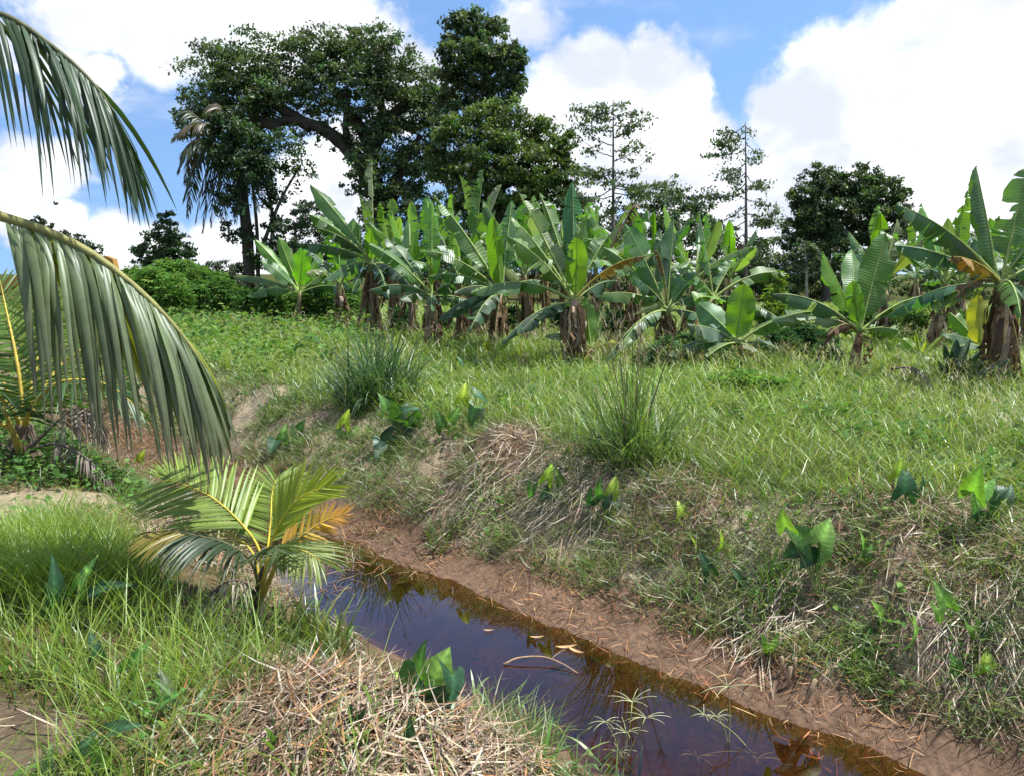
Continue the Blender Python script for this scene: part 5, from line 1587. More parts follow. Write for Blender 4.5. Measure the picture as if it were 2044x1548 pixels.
def grass_clump(label, px, py, hgt, wide, n, table, rng, culms=8, wts=None, arch=1.0):
    b = ground_at(px, py)
    root = thing('grass_clump', b, label, 'grass clump', 'tall grass clumps')
    a = rng.random(n) * 6.283
    q = rng.random(n) ** .5
    x = b[0] + np.cos(a) * q * wide * .42; y = b[1] + np.sin(a) * q * wide * .42
    P = np.stack([x, y, H(x, y) - .01], -1)
    A = unit(np.stack([np.cos(a), np.sin(a), 0 * a], -1) * .5 + rng.normal(size=(n, 3)) * np.array([.7, .7, 0]))
    h = hgt * (.3 + .9 * rng.random(n) ** 1.3) * (1.15 - .35 * q)
    c = col_mix(rng, n, table, wts or np.ones(len(table)))
    V, Ft, C = blades(P, A, np.tile(UPV, (n, 1)), h, .007 + .011 * rng.random(n), .03 + .55 * q * rng.random(n), arch * (.15 + 2.1 * rng.random(n) ** 1.5), c * .6, c * 1.05, 6, rng.normal(size=n) * .9, prof=.5)
    part('blades', mesh_data('blades', V, [Ft], C, smooth=False), M['grass'], root, kind='stuff')
    for i in range(culms):
        a = rng.random() * 6.283
        d = np.array([math.cos(a), math.sin(a), 0])
        s0 = b + d * .05 * rng.random()
        e = s0 + d * (.12 + .45 * rng.random()) * hgt + UPV * hgt * (.95 + .4 * rng.random())
        sp = bez(s0, (s0 + e) / 2 + UPV * .12 * hgt, e, 10)
        ac = Acc(); add_tube(ac, sp, np.linspace(.0045, .0018, 10), (.17, .16, .07), 5)
        k = 16
        Pp = sp[7:10][rng.integers(3, size=k)] + rng.normal(size=(k, 3)) * .01
        V, Ft, C = blades(Pp, az(k, rng), np.tile(UPV, (k, 1)), .05 + .1 * rng.random(k), .005, .3 + .4 * rng.random(k), .6, (.20, .16, .09), (.24, .19, .12), 2)
        ac.add(V, Ft, C)
        part('seed_stalk', ac.mesh('seed_stalk'), M['straw'], root)
    return root


DKG = [(.055, .13, .035), (.075, .165, .045), (.11, .20, .08), (.04, .10, .03)]
LTG = [(.12, .23, .04), (.16, .27, .05), (.09, .18, .035), (.20, .28, .08)]
grass_clump('dense dark-green clump of tall broad grass below the leafy bush', 752, 800, .95, 1.0, 850, DKG, rc, 6)
grass_clump('fountain-like clump of long light-green grass with bare seed stalks on the crest', 1262, 905, .9, .75, 330, LTG, rc, 16, arch=.9)
grass_clump('small arching grass tuft on the left slope edge'.replace('left ', ''), 560, 820, .4, .6, 150, LTG, rc, 0)
grass_clump('low grass tuft beside the dark tall clump', 640, 800, .4, .6, 150, LTG, rc, 0)
grass_clump('single arching grass tuft among green weeds between the two tall clumps', 1040, 800, .4, .7, 150, LTG, rc, 2)
grass_clump('bright grass tuft halfway down the far slope below the arrow-leaved group', 1545, 1180, .28, .3, 90, LTG, rc, 0)
grass_clump('short bushy grass tuft on the bare far slope', 1735, 1335, .2, .25, 70, LTG, rc, 0)
grass_clump('soft grass tuft on the far slope above the muddy ledge', 885, 1075, .24, .4, 110, [(.12, .19, .05), (.16, .21, .07)], rc, 0)
grass_clump('yellowish upright grass clump beside the palm seedling', 640, 1290, .3, .4, 150, [(.20, .26, .05), (.26, .27, .08), (.14, .22, .04)], rc, 0, arch=.6)


# ------------------------------------------------------------------ leafy bushes with finger-like leaves
def palmate(P, size, rng, col, fingers=6):
    """finger-leaved foliage: several narrow leaflets from one point"""
    m = len(P)
    nn = unit(rng.normal(size=(m, 3)) * .45 + UPV)
    e1 = unit(np.cross(nn, rng.normal(size=(m, 3)))); e2 = np.cross(nn, e1)
    Vs, Cs = [], []
    for f in range(fingers):
        a = (f - (fingers - 1) / 2) * .85 + rng.normal(size=m) * .1
        d = e1 * np.cos(a)[:, None] + e2 * np.sin(a)[:, None]
        s_ = np.cross(nn, d)
        L_ = (size * (.75 + .4 * rng.random(m)))[:, None]
        base = P + d * L_ * .06
        Vs.append(np.stack([base, P + d * L_ * .55 + s_ * L_ * .13 + nn * .0, P + d * L_ - nn * L_ * .22, P + d * L_ * .55 - s_ * L_ * .13], 1))
    V = np.stack(Vs, 1).reshape(-1, 3)
    b = np.arange(m * fingers)[:, None] * 4
    Ft = np.concatenate([b + np.array([[0, 1, 2]]), b + np.array([[0, 2, 3]])])
    return V, Ft, np.repeat(col, fingers * 4, 0)


def bush(label, px, py, blobs, n, size, table, rng, D=None, name='cassava_bush', stems=10, group='leafy bushes in the field'):
    """blobs: (px,py,rpx)"""
    if D is None:
        b = ground_at(px, py)
        D = b[1]
    else:
        bx = at(px, py, D)[0]; b = np.array([bx, D, float(H(bx, D))])
    root = thing(name, b, label, 'bush', group)
    ps = []
    w = np.array([q[2] ** 2 for q in blobs], float); w /= w.sum()
    ac = Acc()
    for (cx, cy, r), q in zip(blobs, w):
        c = at(cx, cy, D + rng.normal() * .25); rr = r * D / F
        m = max(5, int(n * q))
        d = unit(rng.normal(size=(m, 3)) + UPV * .35)
        p = c + d * rr * (.35 + .7 * rng.random((m, 1)) ** .5)
        p[:, 2] = np.maximum(p[:, 2], H(p[:, 0], p[:, 1]) + .05)
        ps.append(p)
        for i in range(max(1, stems // len(blobs))):
            e = c + rng.normal(size=3) * rr * .5
            s0 = b + np.array([rng.normal() * .1 + (e[0] - b[0]) * .6, rng.normal() * .1, 0]); s0[2] = float(H(s0[0], s0[1])) - .02
            add_tube(ac, bez(s0, (s0 + e) / 2 + rng.normal(size=3) * .05, e, 6), np.linspace(.012, .005, 6), (.12, .13, .06), 5)
    P = np.concatenate(ps)
    part('stems', ac.mesh('stems'), M['stem'], root, kind='stuff')
    V, Ft, C = palmate(P, np.full(len(P), size), rng, col_mix(rng, len(P), table, np.ones(len(table)), .18))
    part('foliage', mesh_data('foliage', V, [Ft], C, smooth=False), M['weed'], root, kind='stuff')
    return root


BG = [(.06, .14, .035), (.085, .18, .04), (.12, .22, .06)]
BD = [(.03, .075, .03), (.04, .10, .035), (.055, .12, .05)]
BL = [(.12, .24, .05), (.17, .28, .06), (.09, .19, .045)]
bush('leafy rounded bush with finger-shaped leaves at the start of the banana row', 640, 655, [(595, 615, 32), (640, 605, 42), (685, 600, 38), (650, 640, 38), (700, 630, 34), (605, 640, 30)], 1300, .18, BG, rc)
bush('low bush of grey-green finger leaves behind the fountain grass', 1350, 740, [(1330, 710, 34), (1370, 705, 38), (1410, 725, 34), (1295, 725, 26), (1440, 715, 28), (1350, 735, 30)], 900, .14, [(.07, .15, .06), (.10, .19, .08), (.05, .11, .045)], rc)
bush('dark glossy bush between the two young banana plants', 1600, 725, [(1560, 690, 32), (1600, 680, 36), (1640, 690, 30), (1580, 715, 30), (1620, 715, 32), (1545, 715, 28), (1650, 712, 28)], 1400, .13, BD, rc)
bush('pale low bush with finger leaves in front of the short young banana plant', 1480, 800, [(1440, 775, 26), (1480, 770, 28), (1520, 780, 24), (1420, 790, 26), (1500, 795, 30), (1540, 780, 24)], 620, .12, BL, rc)
bush('slim yellow-topped shrub growing through the banana leaves', 1560, 690, [(1550, 560, 18), (1548, 590, 22), (1545, 620, 26), (1550, 650, 30), (1530, 640, 24), (1570, 620, 20)], 420, .12, [(.18, .26, .03), (.12, .20, .04), (.08, .16, .04)], rc, D=14.5)
for k, (px, py, blobs, n, tab, lab) in enumerate([
    (300, 640, [(270, 580, 34), (310, 570, 36), (350, 580, 34), (290, 610, 34), (340, 615, 36)], 700, BL, 'bright weedy bush just beyond the big frond on the rise'),
    (420, 620, [(400, 590, 32), (440, 585, 32), (470, 600, 28), (420, 615, 32)], 560, BG, 'mid-green weedy bush on the rise below the dark brush'),
    (370, 560, [(330, 545, 26), (370, 545, 26), (300, 555, 24), (395, 555, 24), (430, 560, 22)], 520, BL, 'pale leafy scrub along the skyline under the conical tree'),
    (520, 620, [(500, 605, 26), (540, 610, 28), (570, 620, 26)], 420, BG, 'small weedy bush beside the low banana plant at the row end'),
    (240, 560, [(250, 555, 16), (270, 550, 18), (235, 570, 18)], 220, BL, 'little pale scrub bush under the excavator arm'),
    (1160, 640, [(1130, 640, 30), (1240, 650, 30), (1200, 640, 30)], 420, BD, 'dark weeds behind the yellow-leaf plant'),
    (850, 640, [(800, 640, 26), (880, 650, 26), (960, 640, 28), (1020, 640, 30)], 500, BD, 'dark weeds among the brown banana trunks'),
    (1780, 700, [(1760, 640, 30), (1820, 640, 30), (1900, 650, 30), (1700, 640, 26)], 500, BG, 'green weeds behind the white stone, below the far bananas')]):
    bush(lab, px, py, blobs, n, .2 if k < 5 else .15, tab, rc, D=[22, 23, 27, 21, 30, 17, 18.5, 16.5][k], name='scrub_bush')


# ------------------------------------------------------------------ arrow-leaved plants
_O = np.array([(0, 1.0), (.07, .86), (.18, .64), (.27, .4), (.33, .15), (.38, -.1), (.41, -.34), (.37, -.52), (.27, -.47), (.14, -.24), (.03, -.01)])


def arrow_leaf(c, tip, nref, width, col, rng, droop=.32):
    droop = .15 + .5 * rng.random()
    """c: stalk joint, tip: leaf point"""
    c = np.asarray(c, float); tip = np.asarray(tip, float)
    Ln = np.linalg.norm(tip - c)
    d = (tip - c) / Ln
    s = unit(np.cross(d, nref)); nn = np.cross(s, d)
    acc = Acc()
    for sg in (-1, 1):
        o = _O.copy()
        y = o[:, 1] * Ln
        xx = o[:, 0] * Ln * width * sg
        lift = np.abs(o[:, 0]) * Ln * .2 - droop * Ln * np.clip(o[:, 1], 0, 1) ** 2 - .25 * Ln * np.clip(-o[:, 1], 0, 1)
        lift = lift + Ln * .045 * np.sin(o[:, 1] * 11 + sg * 1.3 + rng.random() * 3) * (np.abs(o[:, 0]) / .4)
        V = c + d * y[:, None] + s * xx[:, None] + nn * lift[:, None]
        sy = np.linspace(1, -.04, 5)
        spine = c + d * (sy * Ln)[:, None] + nn * (-droop * Ln * np.clip(sy, 0, 1) ** 2)[:, None]
        mid = (V + c + d * (np.clip(o[:, 1], -.02, .9) * Ln)[:, None] + nn * (-droop * Ln * np.clip(o[:, 1], 0, 1) ** 2)[:, None]) / 2
        n = len(o)
        spn = c + d * (np.clip(o[:, 1], -.02, 1) * Ln)[:, None] + nn * (-droop * Ln * np.clip(o[:, 1], 0, 1) ** 2)[:, None]
        VV = np.concatenate([V, mid, spn])
        i = np.arange(n - 1)
        Fq = np.concatenate([np.stack([i, i + 1, n + i + 1, n + i], 1), np.stack([n + i, n + i + 1, 2 * n + i + 1, 2 * n + i], 1)])
        cc = np.concatenate([np.tile(col, (2 * n, 1)), np.tile(col * 1.9, (n, 1))])
        ux = np.concatenate([o[:, 1] - np.abs(o[:, 0]) * .9, o[:, 1] - np.abs(o[:, 0]) * .45, o[:, 1]])
        acc.add(VV, Fq if sg > 0 else Fq[:, ::-1], cc, np.stack([ux, ux * 0], 1))
    return acc.mesh('leaf')


AG = {'g': np.array([.075, .18, .04]), 'd': np.array([.03, .085, .035]), 'y': np.array([.26, .36, .03]), 'l': np.array([.14, .27, .05]), 'p': np.array([.14, .20, .14])}


def arrow_plant(label, base_px, leaves, rng, width=1.0, stalk=(.16, .22, .07), group='arrow-leaved plants on the banks'):
    """leaves: (joint px,py, tip px,py, colour, facing, depth offset)"""
    b = ground_at(*base_px)
    D = b[1]
    root = thing('arrowhead_plant', b, label, 'arrowhead plant', group)
    for (jx, jy, tx, ty, ck, face, dd) in leaves:
        c = at(jx, jy, D + dd); tip = at(tx, ty, D + dd + .35 * rng.normal() * abs(ty - jy + 20) * D / F)
        zmin = float(H(c[0], c[1])) + .03
        if c[2] < zmin:
            tip[2] += zmin - c[2]; c[2] = zmin
        nref = {'c': np.array([0, -1, .25]), 'u': np.array([0, -.45, 1]), 'l': np.array([-.8, -.6, .3]), 'r': np.array([.8, -.6, .3])}[face]
        col = AG[ck] * (1 + .14 * rng.normal()) * (1 + .05 * rng.normal(size=3))
        o = part('leaf', arrow_leaf(c, tip, nref, width, np.clip(col, .01, 1), rng), M['arrow'], root)
        ac = Acc()
        s0 = b + rng.normal(size=3) * np.array([.02, .02, 0])
        add_tube(ac, bez(s0 - UPV * .01, (s0 + c) / 2 + UPV * .1 * np.linalg.norm(c - s0), c, 8), np.linspace(.006, .003, 8), stalk, 5)
        subpart('stalk', ac.mesh('stalk'), M['stem'], o)
    return root


def quick(label, bx, by, specs, w=1.0):
    """specs: (tip px, tip py, size px, angle deg of the leaf, colour, facing)"""
    lv = []
    for (cx, cy, L_, ang, ck, fc) in specs:
        a = math.radians(ang); L_ = L_ * .82
        lv.append((cx - math.cos(a) * L_ * .3, cy + math.sin(a) * L_ * .3, cx + math.cos(a) * L_ * .7, cy - math.sin(a) * L_ * .7, ck, fc, rc.normal() * .04))
    arrow_plant(label, (bx, by), lv, rc, w)


quick('broad-leaved arrow plant with four big leaves standing at the near water edge', 850, 1420, [(835, 1340, 75, 115, 'g', 'l'), (870, 1345, 95, 62, 'l', 'c'), (860, 1375, 80, 250, 'g', 'c'), (905, 1365, 70, 275, 'd', 'r'), (830, 1385, 70, 235, 'd', 'c'), (810, 1360, 45, 120, 'y', 'r')], 1.6)
quick('dark arrow-leaved plant rising from bright grass beside the straw heap', 150, 1260, [(112, 1180, 95, 80, 'd', 'r'), (165, 1150, 70, 70, 'l', 'c'), (205, 1170, 85, 30, 'd', 'u'), (185, 1190, 60, 220, 'd', 'c')], .7)
quick('bluish arrow leaf folded in the near grass below the grey dead frond', 345, 1440, [(335, 1375, 80, 105, 'p', 'r'), (330, 1395, 70, 35, 'g', 'u')], .8)
quick('arrow leaf hidden in the near grass under the dead frond', 275, 1370, [(265, 1320, 60, 60, 'g', 'c'), (190, 1290, 60, 100, 'd', 'r')], .9)
quick('low arrow-leaved plant at the bare soil patch', 190, 1545, [(160, 1520, 70, 60, 'd', 'c'), (200, 1520, 75, 120, 'g', 'c'), (95, 1545, 60, 100, 'p', 'c'), (240, 1450, 70, 20, 'd', 'u')], .9)
quick('slim arrow leaf piercing the straw mat on the near bank', 710, 1480, [(700, 1450, 60, 250, 'd', 'c'), (750, 1430, 50, 130, 'l', 'c')], .7)
quick('single leaf in the straw mat near its edge'.replace('single', 'single arrow'), 830, 1545, [(820, 1520, 60, 95, 'd', 'c')], .8)
quick('arrow leaf showing between the dead fronds near the seedling', 700, 1290, [(690, 1270, 40, 60, 'l', 'c'), (660, 1265, 40, 130, 'd', 'c')], 1.2)
quick('clustered arrow-leaved plant on the far crest under the dark tall grass', 800, 880, [(768, 805, 40, 100, 'g', 'r'), (785, 815, 50, 130, 'g', 'c'), (800, 825, 45, 60, 'p', 'c'), (815, 815, 40, 30, 'd', 'u'), (805, 850, 55, 260, 'g', 'c'), (830, 830, 35, 80, 'l', 'c'), (770, 870, 40, 200, 'd', 'c'), (758, 890, 35, 250, 'p', 'c'), (825, 870, 40, 300, 'd', 'c')], 1.2)
quick('arrow-leaved plant with pale leaves on the far crest next to the clustered one', 690, 880, [(690, 835, 36, 75, 'y', 'c'), (685, 875, 40, 260, 'p', 'c'), (705, 860, 30, 40, 'l', 'c')], 1.1)
quick('long-stalked arrow plant standing tallest on the far crest', 940, 860, [(925, 785, 40, 80, 'y', 'c'), (960, 790, 36, 330, 'd', 'u'), (945, 820, 36, 250, 'g', 'c'), (905, 830, 40, 60, 'l', 'c'), (950, 840, 45, 265, 'p', 'c'), (880, 840, 40, 110, 'g', 'c')], 1.1)
quick('arrow-leaved pair half-sunk in field grass behind the long-stalked one', 930, 745, [(922, 725, 30, 100, 'd', 'r'), (945, 730, 30, 70, 'd', 'c'), (905, 735, 26, 120, 'd', 'c')], 1.0)
quick('row of arrow leaves under the fountain grass clump', 1130, 1000, [(1095, 945, 40, 70, 'y', 'c'), (1115, 950, 34, 110, 'l', 'c'), (1090, 985, 36, 220, 'd', 'c'), (1060, 980, 30, 260, 'g', 'c')], 1.0)
quick('arrow-leaved plant just below the fountain grass, with one pointed pale leaf', 1215, 1030, [(1225, 970, 44, 70, 'y', 'c'), (1195, 975, 40, 100, 'g', 'l'), (1210, 1000, 36, 250, 'd', 'c'), (1180, 1000, 34, 240, 'd', 'c'), (1235, 1010, 34, 290, 'p', 'c')], 1.0)
quick('large arrow-leaved plant with rounded leaves on the far slope', 1630, 1190, [(1600, 1070, 62, 150, 'g', 'c'), (1645, 1065, 66, 60, 'l', 'c'), (1590, 1095, 55, 215, 'd', 'c'), (1640, 1105, 60, 270, 'g', 'r'), (1615, 1110, 50, 240, 'd', 'c'), (1565, 1040, 44, 110, 'l', 'l')], 1.5)
quick('tiny yellow arrow leaf alone on the straw of the far bank', 1362, 1075, [(1361, 1048, 34, 100, 'y', 'u')], 1.5)
quick('thin yellow arrow leaf standing below the tiny yellow one', 1388, 1100, [(1388, 1085, 34, 95, 'y', 'r')], .6)
quick('dark arrow leaf with a folded yellow one beside it on the far bank', 1420, 1160, [(1412, 1130, 44, 110, 'd', 'c'), (1440, 1105, 44, 70, 'y', 'r')], 1.0)
quick('pale blue-green arrow leaf lying on the far slope', 1480, 1195, [(1470, 1178, 40, 230, 'p', 'c'), (1475, 1150, 36, 120, 'd', 'c')], .9)
quick('upright arrow leaves rising from the weeds on the far crest', 1810, 1010, [(1797, 935, 44, 80, 'y', 'c'), (1810, 965, 62, 80, 'd', 'c'), (1840, 970, 50, 60, 'd', 'r')], 1.3)
quick('tall two-tiered arrow-leaved plant on the crest beyond the straw mat', 1950, 1070, [(1945, 965, 60, 80, 'l', 'l'), (1955, 990, 66, 260, 'l', 'c'), (1995, 975, 40, 30, 'd', 'u'), (1980, 1030, 50, 300, 'd', 'c'), (2015, 985, 40, 60, 'p', 'c')], 1.2)
quick('arrow leaf beside the rounded-leaf plant on the far slope', 1725, 1140, [(1722, 1080, 50, 90, 'l', 'r'), (1730, 1125, 44, 260, 'l', 'c'), (1735, 1100, 36, 50, 'g', 'c')], .9)
quick('drooping arrow leaf on a bare stalk in the middle of the far slope', 1740, 1310, [(1757, 1240, 46, 100, 'l', 'u')], 1.3)
quick('narrow arrow leaf hanging edge-on over the far slope', 1830, 1330, [(1828, 1265, 66, 280, 'l', 'r')], .8)
quick('light-green arrow-leaved plant in tall grass of the far slope', 1890, 1260, [(1885, 1195, 60, 110, 'l', 'c'), (1875, 1225, 44, 280, 'l', 'c')], 1.0)
quick('dark arrow leaves near the trailing thatch of the far slope', 1965, 1290, [(1970, 1255, 50, 30, 'd', 'u'), (1945, 1265, 44, 280, 'l', 'c')], 1.0)
quick('bright yellow two-lobed arrow leaf low on the far slope', 1975, 1375, [(1972, 1330, 46, 80, 'y', 'u')], 1.6)
quick('mid-green arrow leaf below the light-green plant, near the yellow two-lobed one', 1912, 1370, [(1910, 1335, 44, 95, 'g', 'c')], 1.2)
quick('small drooping green leaf above the muddy ledge of the far slope'.replace('leaf', 'arrow leaf'), 1537, 1330, [(1535, 1295, 44, 265, 'l', 'c')], 1.0)
quick('arrow leaves on the shaded far bank behind the big frond tip', 570, 900, [(565, 865, 36, 80, 'l', 'c'), (590, 880, 36, 250, 'p', 'c'), (600, 850, 30, 60, 'g', 'c'), (545, 885, 30, 240, 'd', 'c')], 1.1)
quick('single pale leaf standing in the mud upstream'.replace('leaf', 'arrow leaf'), 283, 935, [(281, 910, 26, 70, 'y', 'c')], 1.2)

# ------------------------------------------------------------------ small things
# star-headed grass stalks rising from the near water edge
def star_stalk(label, base_px, top, stars, rng):
    b = ground_at(*base_px)
    b[2] = max(b[2], WATER_Z - .05)
    D = b[1]
    root = thing('star_grass_stalk', b, label, 'grass stalk', 'star-headed grass stalks at the water')
    for (x, y, r, n) in stars:
        c = at(x, y, D)
        ac = Acc()
        add_tube(ac, bez(b, (b + c) / 2 + np.array([.02, 0, .05]), c, 12), np.linspace(.003, .0015, 12), (.26, .30, .12), 5)
        part('stalk', ac.mesh('stalk'), M['stem'], root)
        ac = Acc()
        for i in range(n):
            a = i * 6.283 / n + rng.normal() * .25
            el = .25 + .5 * rng.random()
            d = np.array([math.cos(a) * math.cos(el), math.sin(a) * .6, math.sin(el) * (.6 + .5 * rng.random()) - .15])
            L_ = r * D / F * (.75 + .5 * rng.random())
            add_tube(ac, bez(c, c + d * L_ * .5 + UPV * .01, c + d * L_ - UPV * L_ * .18, 6), np.linspace(.0022, .0012, 6), (.42, .45, .24), 4)
        part('spikes', ac.mesh('spikes'), M['straw'], root)


star_stalk('cluster of star-headed grass stalks leaning over the near water', (1240, 1545), None, [(1262, 1400, 60, 8), (1290, 1432, 55, 8), (1208, 1440, 50, 6), (1250, 1462, 50, 8), (1235, 1500, 45, 7)], rc)
star_stalk('tall single star-headed grass stalk in front of the muddy edge', (1452, 1546), None, [(1452, 1370, 80, 7), (1430, 1430, 48, 6)], rc)
star_stalk('short star-headed grass stalk beside the tall single one', (1500, 1546), None, [(1510, 1515, 55, 7), (1405, 1425, 45, 5), (1390, 1510, 50, 8)], rc)

# broad grass shoots at the near water edge
def shoots(label, spots, hgt, rng):
    parts = []
    for (px, py, n) in spots:
        b = ground_at(px, py)
        P = np.tile(b, (n, 1)) + rng.normal(size=(n, 3)) * np.array([.02, .02, 0])
        c = col_mix(rng, n, [(.18, .32, .07), (.24, .36, .08), (.13, .26, .06)], [1, 1, 1])
        parts.append(blades(P, az(n, rng), np.tile(UPV, (n, 1)), hgt * (.6 + .7 * rng.random(n)), .012 + .008 * rng.random(n), .15 + .5 * rng.random(n), .5 + .9 * rng.random(n), c * .75, c, 5, rng.normal(size=n) * .8, prof=.55))
    stuff('grass_shoots', label, *join(*parts), M['grass'])


shoots('broad fresh grass shoots along the near water edge', [(980, 1440, 5), (1060, 1450, 6), (1110, 1440, 6), (1130, 1490, 6), (1170, 1470, 6), (1040, 1500, 6), (1090, 1530, 7), (1200, 1530, 6), (1150, 1545, 6), (940, 1400, 5), (770, 1430, 6), (720, 1500, 6), (900, 1460, 4), (830, 1460, 6), (1260, 1546, 5), (560, 1500, 6), (460, 1470, 8), (380, 1450, 8), (430, 1540, 8)], .18, rc)

# floating twig, dry leaves
g = ground_at(1130, 1330)
tw = Acc()
wp = lambda px, py, dz=0.0: CAM + pray(px, py) * ((WATER_Z - 1.6 + dz) / pray(px, py)[2])
add_tube(tw, spline([wp(1005, 1325, .005), wp(1035, 1312, .03), wp(1085, 1310, .035), wp(1125, 1325, .02), wp(1152, 1342, .004)], 14), np.linspace(.006, .003, 14), (.33, .22, .13), 6, .2)
add_tube(tw, spline([wp(1100, 1314, .03), wp(1118, 1300, .05), wp(1128, 1296, .06)], 5), np.linspace(.003, .0015, 5), (.30, .22, .12), 5)
o = link('twig', tw.mesh('twig'), M['stem']); o['label'] = 'bent pale twig floating on the ditch water'; o['category'] = 'twig'
for (px, py, ang, L_, lab) in [(1130, 1292, 10, .07, 'tan dry leaf floating by the muddy far edge'), (975, 1258, 0, .035, 'small pale leaf floating in mid water'), (1072, 1272, 5, .045, 'yellowish leaf floating beyond the twig'), (1150, 1300, -40, .06, 'narrow dry leaf lying beside the tan floating leaf')]:
    p = wp(px, py, .004)
    a = math.radians(ang)
    d = np.array([math.cos(a), math.sin(a), 0]); s_ = np.array([-d[1], d[0], 0])
    u = np.linspace(-1, 1, 7)
    wd = .22 * L_ * (1 - u ** 2) ** .7 + .001
    V = np.stack([p + d * (q * L_) + s_ * w_ * k + UPV * (.002 + .02 * L_ * 4 * abs(k) + .15 * L_ * q * q) for q, w_ in zip(u, wd) for k in (-1, 0, 1)])
    j = (np.arange(6)[:, None] * 3 + np.arange(2)[None]).ravel()
    me = mesh_data('dry_leaf', V, [np.stack([j, j + 1, j + 4, j + 3], 1)], np.array([.42, .27, .12]))
    o = link('dry_leaf', me, M['dry']); o['label'] = lab; o['category'] = 'leaf'; o['group'] = 'dry leaves floating on the water'

# broken stubs on the far slope
for (px, py, tx, ty, lab) in [(1562, 1345, 1560, 1310, 'short upright cut stub on the far slope'), (1585, 1350, 1588, 1312, 'pale cut stub standing next to the upright one on the far slope'), (1605, 1405, 1628, 1355, 'leaning cut stub with a ragged top on the far slope'), (1572, 1372, 1578, 1330, 'thin dark cut stub between the pale ones')]:
    b = ground_at(px, py); e = at(tx, ty, b[1])
    ac = Acc(); add_tube(ac, [b - UPV * .02, (b + e) / 2, e], [.012, .011, .011], (.33, .25, .16), 7, .25, rc)
    o = link('cut_stub', ac.mesh('cut_stub'), M['dry']); o['label'] = lab; o['category'] = 'stub'; o['group'] = 'cut stubs on the far slope'

# strap-leaved dark clump and fallen dark frond by the right-hand bananas
b = ground_at(1912, 772)
root = thing('strap_plant', b, 'dark clump of stiff strap leaves beside the peeling banana trunk', 'strap-leaved plant')
for (tx, ty, dd, w_, ck) in [(1885, 690, 0, .16, 'd'), (1910, 678, .1, .2, 'd'), (1938, 676, 0, .14, 'p'), (1950, 712, -.2, .16, 'g'), (1975, 716, -.1, .14, 'd'), (2022, 716, -.3, .13, 'p'), (1960, 700, .2, .14, 'd'), (1872, 720, -.1, .1, 'd'), (1900, 700, -.2, .12, 'd')]:
    tip = at(tx, ty, b[1] + dd)
    me, mr = banana_leaf(b + rc.normal(size=3) * .02, tip, .05, w_, np.array([0, -1, .3]), .5, 0, AG[ck] * .9, rc, petiole=.02, wave=.01)
    part('leaf', me, M['palm'], root)
n = 90
P = np.tile(b, (n, 1)) + rc.normal(size=(n, 3)) * np.array([.08, .05, 0])
V, Ft, C = blades(P, az(n, rc), np.tile(UPV, (n, 1)), .35 + .35 * rc.random(n), .012, .1 + .4 * rc.random(n), .3, (.06, .12, .03), (.09, .16, .05), 4)
part('fine_blades', mesh_data('fine_blades', V, [Ft], C), M['grass'], root, kind='stuff')
b = ground_at(1868, 785)
root = thing('fallen_frond', b, 'blackish palm frond bent over like a hoop in the pale grass', 'palm frond')
D = b[1]
frond(root, A3((1778, 736, D + .3), (1820, 734, D + .2), (1845, 748, D + .1), (1862, 775, D), (1870, 800, D)), 26, lambda u: .13, .02, lambda u, s: np.array([.04, .05, .035]), rc, r0=.014, droop=1.6, separate=False, mat='palm', rach=(.07, .06, .04), seg=3)
b = ground_at(1848, 727)
ac = Acc()
u = np.linspace(0, 1, 6)
add_tube(ac, [b + UPV * q for q in (-.02, .03, .08, .11, .125)], [.05, .07, .066, .045, .01], (.74, .72, .70), 9, .35, rc)
o = link('white_stone', ac.mesh('white_stone', True), M['bark']); o['label'] = 'small white stone in the grass before the yellow-green sucker'; o['category'] = 'stone'

# excavator behind the rise
D = 26.0
ex = at(-120, 600, D); ex[2] = float(H(ex[0], D))
root = thing('excavator', ex, 'excavator with a mustard-yellow arm raised behind the big hanging frond', 'excavator')


def paint(name, col, rough=.45, metal=0.0):
    m, nt, N, L = new_mat(name)
    p = N('ShaderNodeBsdfPrincipled'); out = N('ShaderNodeOutputMaterial')
    nz = N('ShaderNodeTexNoise'); nz.inputs['Scale'].default_value = 4; nz.inputs['Detail'].default_value = 6
    r = N('ShaderNodeMix'); r.data_type = 'RGBA'; r.inputs['A'].default_value = (*[c * .6 for c in col], 1); r.inputs['B'].default_value = (*col, 1)
    L(nz.outputs['Fac'], r.inputs['Factor']); L(r.outputs['Result'], p.inputs['Base Color'])
    p.inputs['Roughness'].default_value = rough; p.inputs['Metallic'].default_value = metal
    L(p.outputs[0], out.inputs[0])
    return m


M['mustard'] = paint('mustard_paint', (.46, .24, .055)); M['steel'] = paint('steel', (.5, .5, .5), .25, .9); M['rubber'] = paint('dark_iron', (.04, .04, .04), .7)


def slab(outline_px, D0, D1):
    """plate cut to an outline, with thickness along the view depth"""
    n = len(outline_px)
    c = (D0 + D1) / 2
    fr = np.array([at(a, b_, c) for a, b_ in outline_px])
    V = np.concatenate([fr + np.array([0, D0 - c, 0]), fr + np.array([0, D1 - c, 0])])
    i = np.arange(n); j = (i + 1) % n
    acc = Acc()
    acc.add(V, np.stack([i, j, n + j, n + i], 1), np.array([.4, .25, .06]))
    me = mesh_data('plate', V, [np.stack([i, j, n + j, n + i], 1), i[None, ::-1], (n + i)[None]], smooth=False)
    return me


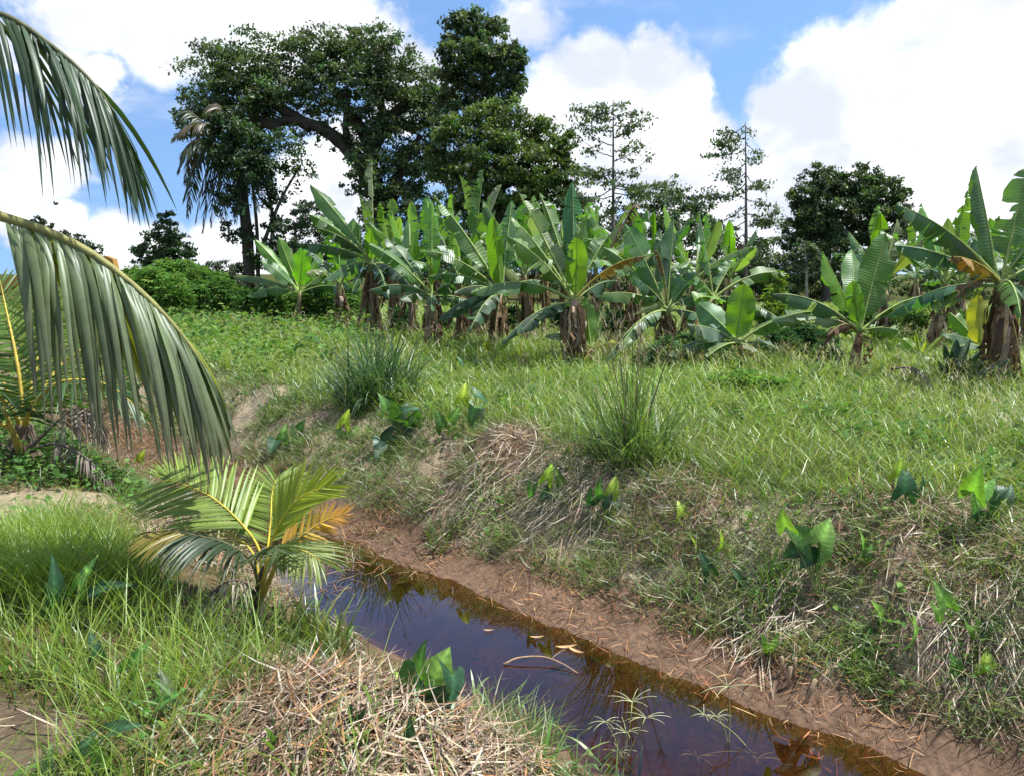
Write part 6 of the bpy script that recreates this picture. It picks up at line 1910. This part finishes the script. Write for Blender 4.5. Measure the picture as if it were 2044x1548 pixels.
part('boom', slab([(-70, 590), (60, 540), (195, 525), (214, 521), (219, 523), (214, 530), (196, 535), (70, 556), (-50, 610)], D - .18, D + .18), M['mustard'], root)
part('arm', slab([(212, 510), (217, 512), (229, 517), (234, 537), (233, 541), (228, 558), (214, 640), (200, 640), (222, 540), (221, 528), (217, 524), (216, 519)], D - .15, D + .15), M['mustard'], root)
ac = Acc(); add_tube(ac, [at(187, 524, D), at(213, 511, D)], [.05, .05], (.5, .5, .5), 8); part('hydraulic_rod', ac.mesh('rod'), M['steel'], root)
ac = Acc(); add_tube(ac, [at(140, 548, D), at(188, 523, D)], [.09, .09], (.1, .1, .1), 8); part('hydraulic_cylinder', ac.mesh('cylinder'), M['rubber'], root)
ac = Acc(); q = at(219, 526, D); add_tube(ac, [q - np.array([0, .22, 0]), q + np.array([0, .22, 0])], [.08, .08], (.1, .1, .1), 10); part('pin', ac.mesh('pin'), M['rubber'], root)
part('cab', slab([(-160, 565), (-150, 525), (-105, 525), (-95, 565), (-60, 575), (-60, 620), (-190, 620), (-190, 575)], D - .9, D + .9), M['mustard'], root)
part('track', slab([(-200, 622), (-60, 622), (-50, 632), (-60, 645), (-200, 645), (-210, 632)], D - 1.1, D + 1.1), M['rubber'], root)

# bird
b = at(111, 408, 40)
ac = Acc()
add_tube(ac, [b + np.array([-.12, 0, .02]), b + np.array([-.05, 0, .0]), b + np.array([.05, 0, 0]), b + np.array([.12, 0, .03]), b + np.array([.17, 0, .03])], [.012, .04, .05, .03, .008], (.03, .03, .03), 7)
root = thing('bird', b, 'small dark bird gliding between the two hanging fronds', 'bird')
part('body', ac.mesh('body'), M['bark'], root)
for sg in (-1, 1):
    V = np.array([b + np.array([.05, 0, .02]), b + np.array([-.06, 0, .02]), b + np.array([-.04, sg * .16, .12]), b + np.array([.04, sg * .17, .13]), b + np.array([-.06, sg * .34, .08])])
    part('wing', mesh_data('wing', V, [np.array([[0, 1, 2, 3]]), np.array([[3, 2, 4]])], np.array([.03, .03, .03])), M['bark'], root)
